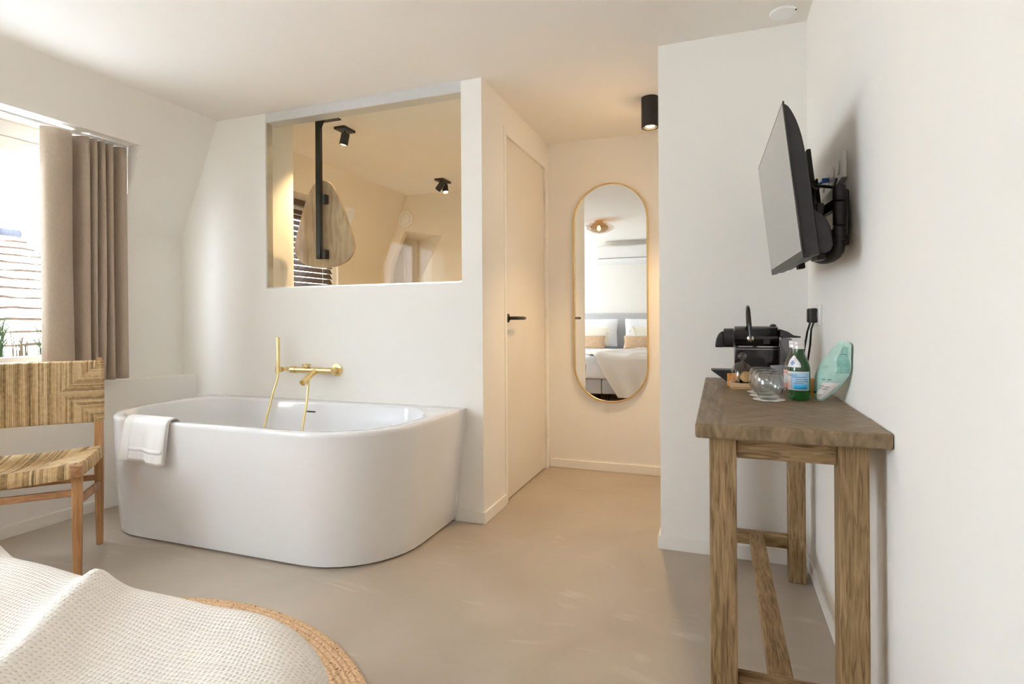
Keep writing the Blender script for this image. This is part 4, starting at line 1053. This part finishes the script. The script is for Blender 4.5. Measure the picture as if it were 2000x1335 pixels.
def bath_spot(c, heads, label, tgt, pw):
    s = thing('ceiling_spotlight', label, 'spotlight', (c[0], c[1], CZ))
    MB().obox((c[0], c[1], CZ-.0085), (1, 0, 0), (0, 1, 0), (0, 0, 1), .042, .085 if len(heads) > 1 else .06, .008).build('mounting_plate', black, s, bevel=.001)
    for i, (dy, dr, lit) in enumerate(heads):
        p = Vector((c[0], c[1]+dy, CZ-.016)); dv = Vector(dr).normalized()
        h = MB().tube([p, p+Vector((0, 0, -.03))], .008, 10)
        q = p+Vector((0, 0, -.045))
        h.lathe([(.024, -.03), (.028, -.026), (.028, .045), (.025, .047), (.023, .035), (0, .034)], q, dv, 24)
        ho = h.build('lamp_head', black, s, smooth=True)
        MB().lathe([(.022, 0), (.018, .010), (0, .013)], q+dv*.036, dv, 20).build('lamp_lens', bulb, ho, smooth=True) if lit else None
        if lit:
            l = spot('spot_glow', q+dv*.055, q+dv, pw, 100, .8, (1, .66, .33), .02); l.parent = s; l.matrix_parent_inverse = Matrix.Translation(-Vector(s.location))
bath_spot((-2.33, 3.14), [(0, (-.28, .02, -1), True)], 'single black ceiling spotlight behind the glass, beside the black post', None, 32)
bath_spot((-2.36, 4.62), [(-.045, (-.5, -.35, -.9), False), (.045, (.25, -.25, -1), True)], 'twin black ceiling spotlight further back behind the glass', None, 36)
bath_spot((-1.31, 2.96), [(0, (-.6, .55, -.75), True)], 'added black ceiling spotlight brightening the bathroom, unseen behind the pier beside the glass', None, 14)  # added lamp, out of camera view, to brighten the board and bathroom
v = thing('vent_disc', 'round white ventilation disc high on the far bathroom wall', 'vent', (-3.03, YE, 2.118))
MB().lathe([(.086, 0), (.083, .012), (.062, .016), (.060, .010), (.056, .010), (.054, .020), (.030, .026), (0, .027)], (-3.015, YE-.0005, 2.112), (0, -1, 0), 36).build('cover', white, v, smooth=True)

# hanging mirror back: pear shaped board on a black post
def board():
    b = thing('hanging_board', 'pear-shaped pale wooden board hung on the black post behind the glass', 'board', (-2.33, 2.94, 1.4))
    Y0 = 2.935
    ctrl = [(0, .285), (.062, .265), (.112, .195), (.155, .10), (.192, .0), (.222, -.095), (.226, -.165), (.180, -.225), (.10, -.258), (0, -.268)]
    ctrl = ctrl+[(-x, z) for x, z in ctrl[-2:0:-1]]; P = []; n_ = len(ctrl)
    for i in range(n_):
        q = [Vector(ctrl[(i+k) % n_]) for k in (-1, 0, 1, 2)]
        for f in (0, .2, .4, .6, .8):
            w_ = .5*((2*q[1])+(-q[0]+q[2])*f+(2*q[0]-5*q[1]+4*q[2]-q[3])*f*f+(-q[0]+3*q[1]-3*q[2]+q[3])*f**3)
            P.append((-2.348+w_.x-.03*w_.y, 1.676+w_.y))
    MB().prism(P, 'y', Y0, Y0+.018).build('board_panel', boardw, b, bevel=.002)
    p = thing('mirror_post', 'square black steel post hanging from the ceiling behind the glass', 'post', (-2.33, 2.90, CZ))
    MB().box(-2.358, -2.328, 2.880, 2.910, 1.46, CZ-.007).build('square_tube', black, p, bevel=.001)
    MB().box(-2.375, -2.24, 2.865, 2.985, CZ-.0065, CZ-.0003).build('ceiling_plate', black, p)
    MB().prism([(-2.328, CZ-.007), (-2.285, CZ-.007), (-2.328, CZ-.085)], 'y', 2.892, 2.897).build('gusset', black, p)
    for z in (1.49, 1.835): MB().box(-2.3275, -2.300, 2.895, 2.933, z-.028, z+.028).build('clamp_block', black, p, bevel=.001)
board()
# venetian blind in the bathroom window
vb = thing('venetian_blind', 'dark brown slatted blind in the bathroom window behind the glass', 'blind', (-3.31, 3.75, 1.0))
slat = mat('dark_brown_slat', (.085, .055, .040), .5, noise=((6, 60, 60), (.11, .075, .055), 3, .3, .7))
MB().box(-3.335, -3.285, 3.30, 4.25, 2.04, 2.08).build('headrail', slat, vb)
z = 1.0
while z < 2.03:
    MB().obox((-3.31, 3.775, z), (.5, 0, -.87), (0, 1, 0), (.87, 0, .5), .025, .472, .0015).build('slat', slat, vb)
    z += .047
for y in (3.5, 4.10): MB().tube([(-3.285, y, 1.0), (-3.285, y, 2.04)], .0015, 6).build('ladder_cord', white, vb)

# ------------------------------------------------------------ seen in the mirror: lamp and air conditioner
ac = thing('air_conditioner', 'white wall air conditioner seen in the oval mirror', 'air conditioner', (-1.45, YR, 1.98))
MB().prism([(YR+.001, 2.27), (YR+.16, 2.27), (YR+.20, 2.25), (YR+.21, 2.06), (YR+.17, 2.00), (YR+.08, 1.975), (YR+.001, 1.975)], 'x', -1.885, -.98).build('casing', white, ac, bevel=.01)
MB().box(-1.84, -1.02, YR+.205, YR+.2135, 2.052, 2.058).build('louvre_gap', darkpl, ac)
cl = thing('glass_ceiling_lamp', 'smoked glass saucer ceiling lamp seen in the oval mirror', 'ceiling light', (-1.46, .60, CZ))
MB().lathe([(.055, 0), (.055, -.02), (.02, -.022), (.02, -.06)], (-1.46, .60, CZ-.0004), seg=28).build('ceiling_mount', gold, cl, smooth=True)
MB().lathe([(.05, -.018), (.12, -.035), (.185, -.07), (.20, -.09), (.185, -.11), (.12, -.145), (.05, -.162), (0, -.165)], (-1.46, .60, CZ), seg=40).build('outer_shade', paneglass('pale_smoke_glass', (.85, .78, .70), 1.5), cl, smooth=True)
MB().lathe([(.05, -.02), (.09, -.04), (.125, -.075), (.13, -.09), (.12, -.11), (.08, -.14), (0, -.155)], (-1.46, .60, CZ), seg=40).build('inner_shade', smoke, cl, smooth=True)
MB().lathe([(.008, -.06), (.020, -.08), (.024, -.10), (.018, -.12), (0, -.13)], (-1.46, .60, CZ), seg=20).build('bulb', mat('filament_bulb', (1, .7, .3), .3, emit=((1, .6, .22), 10)), cl, smooth=True)
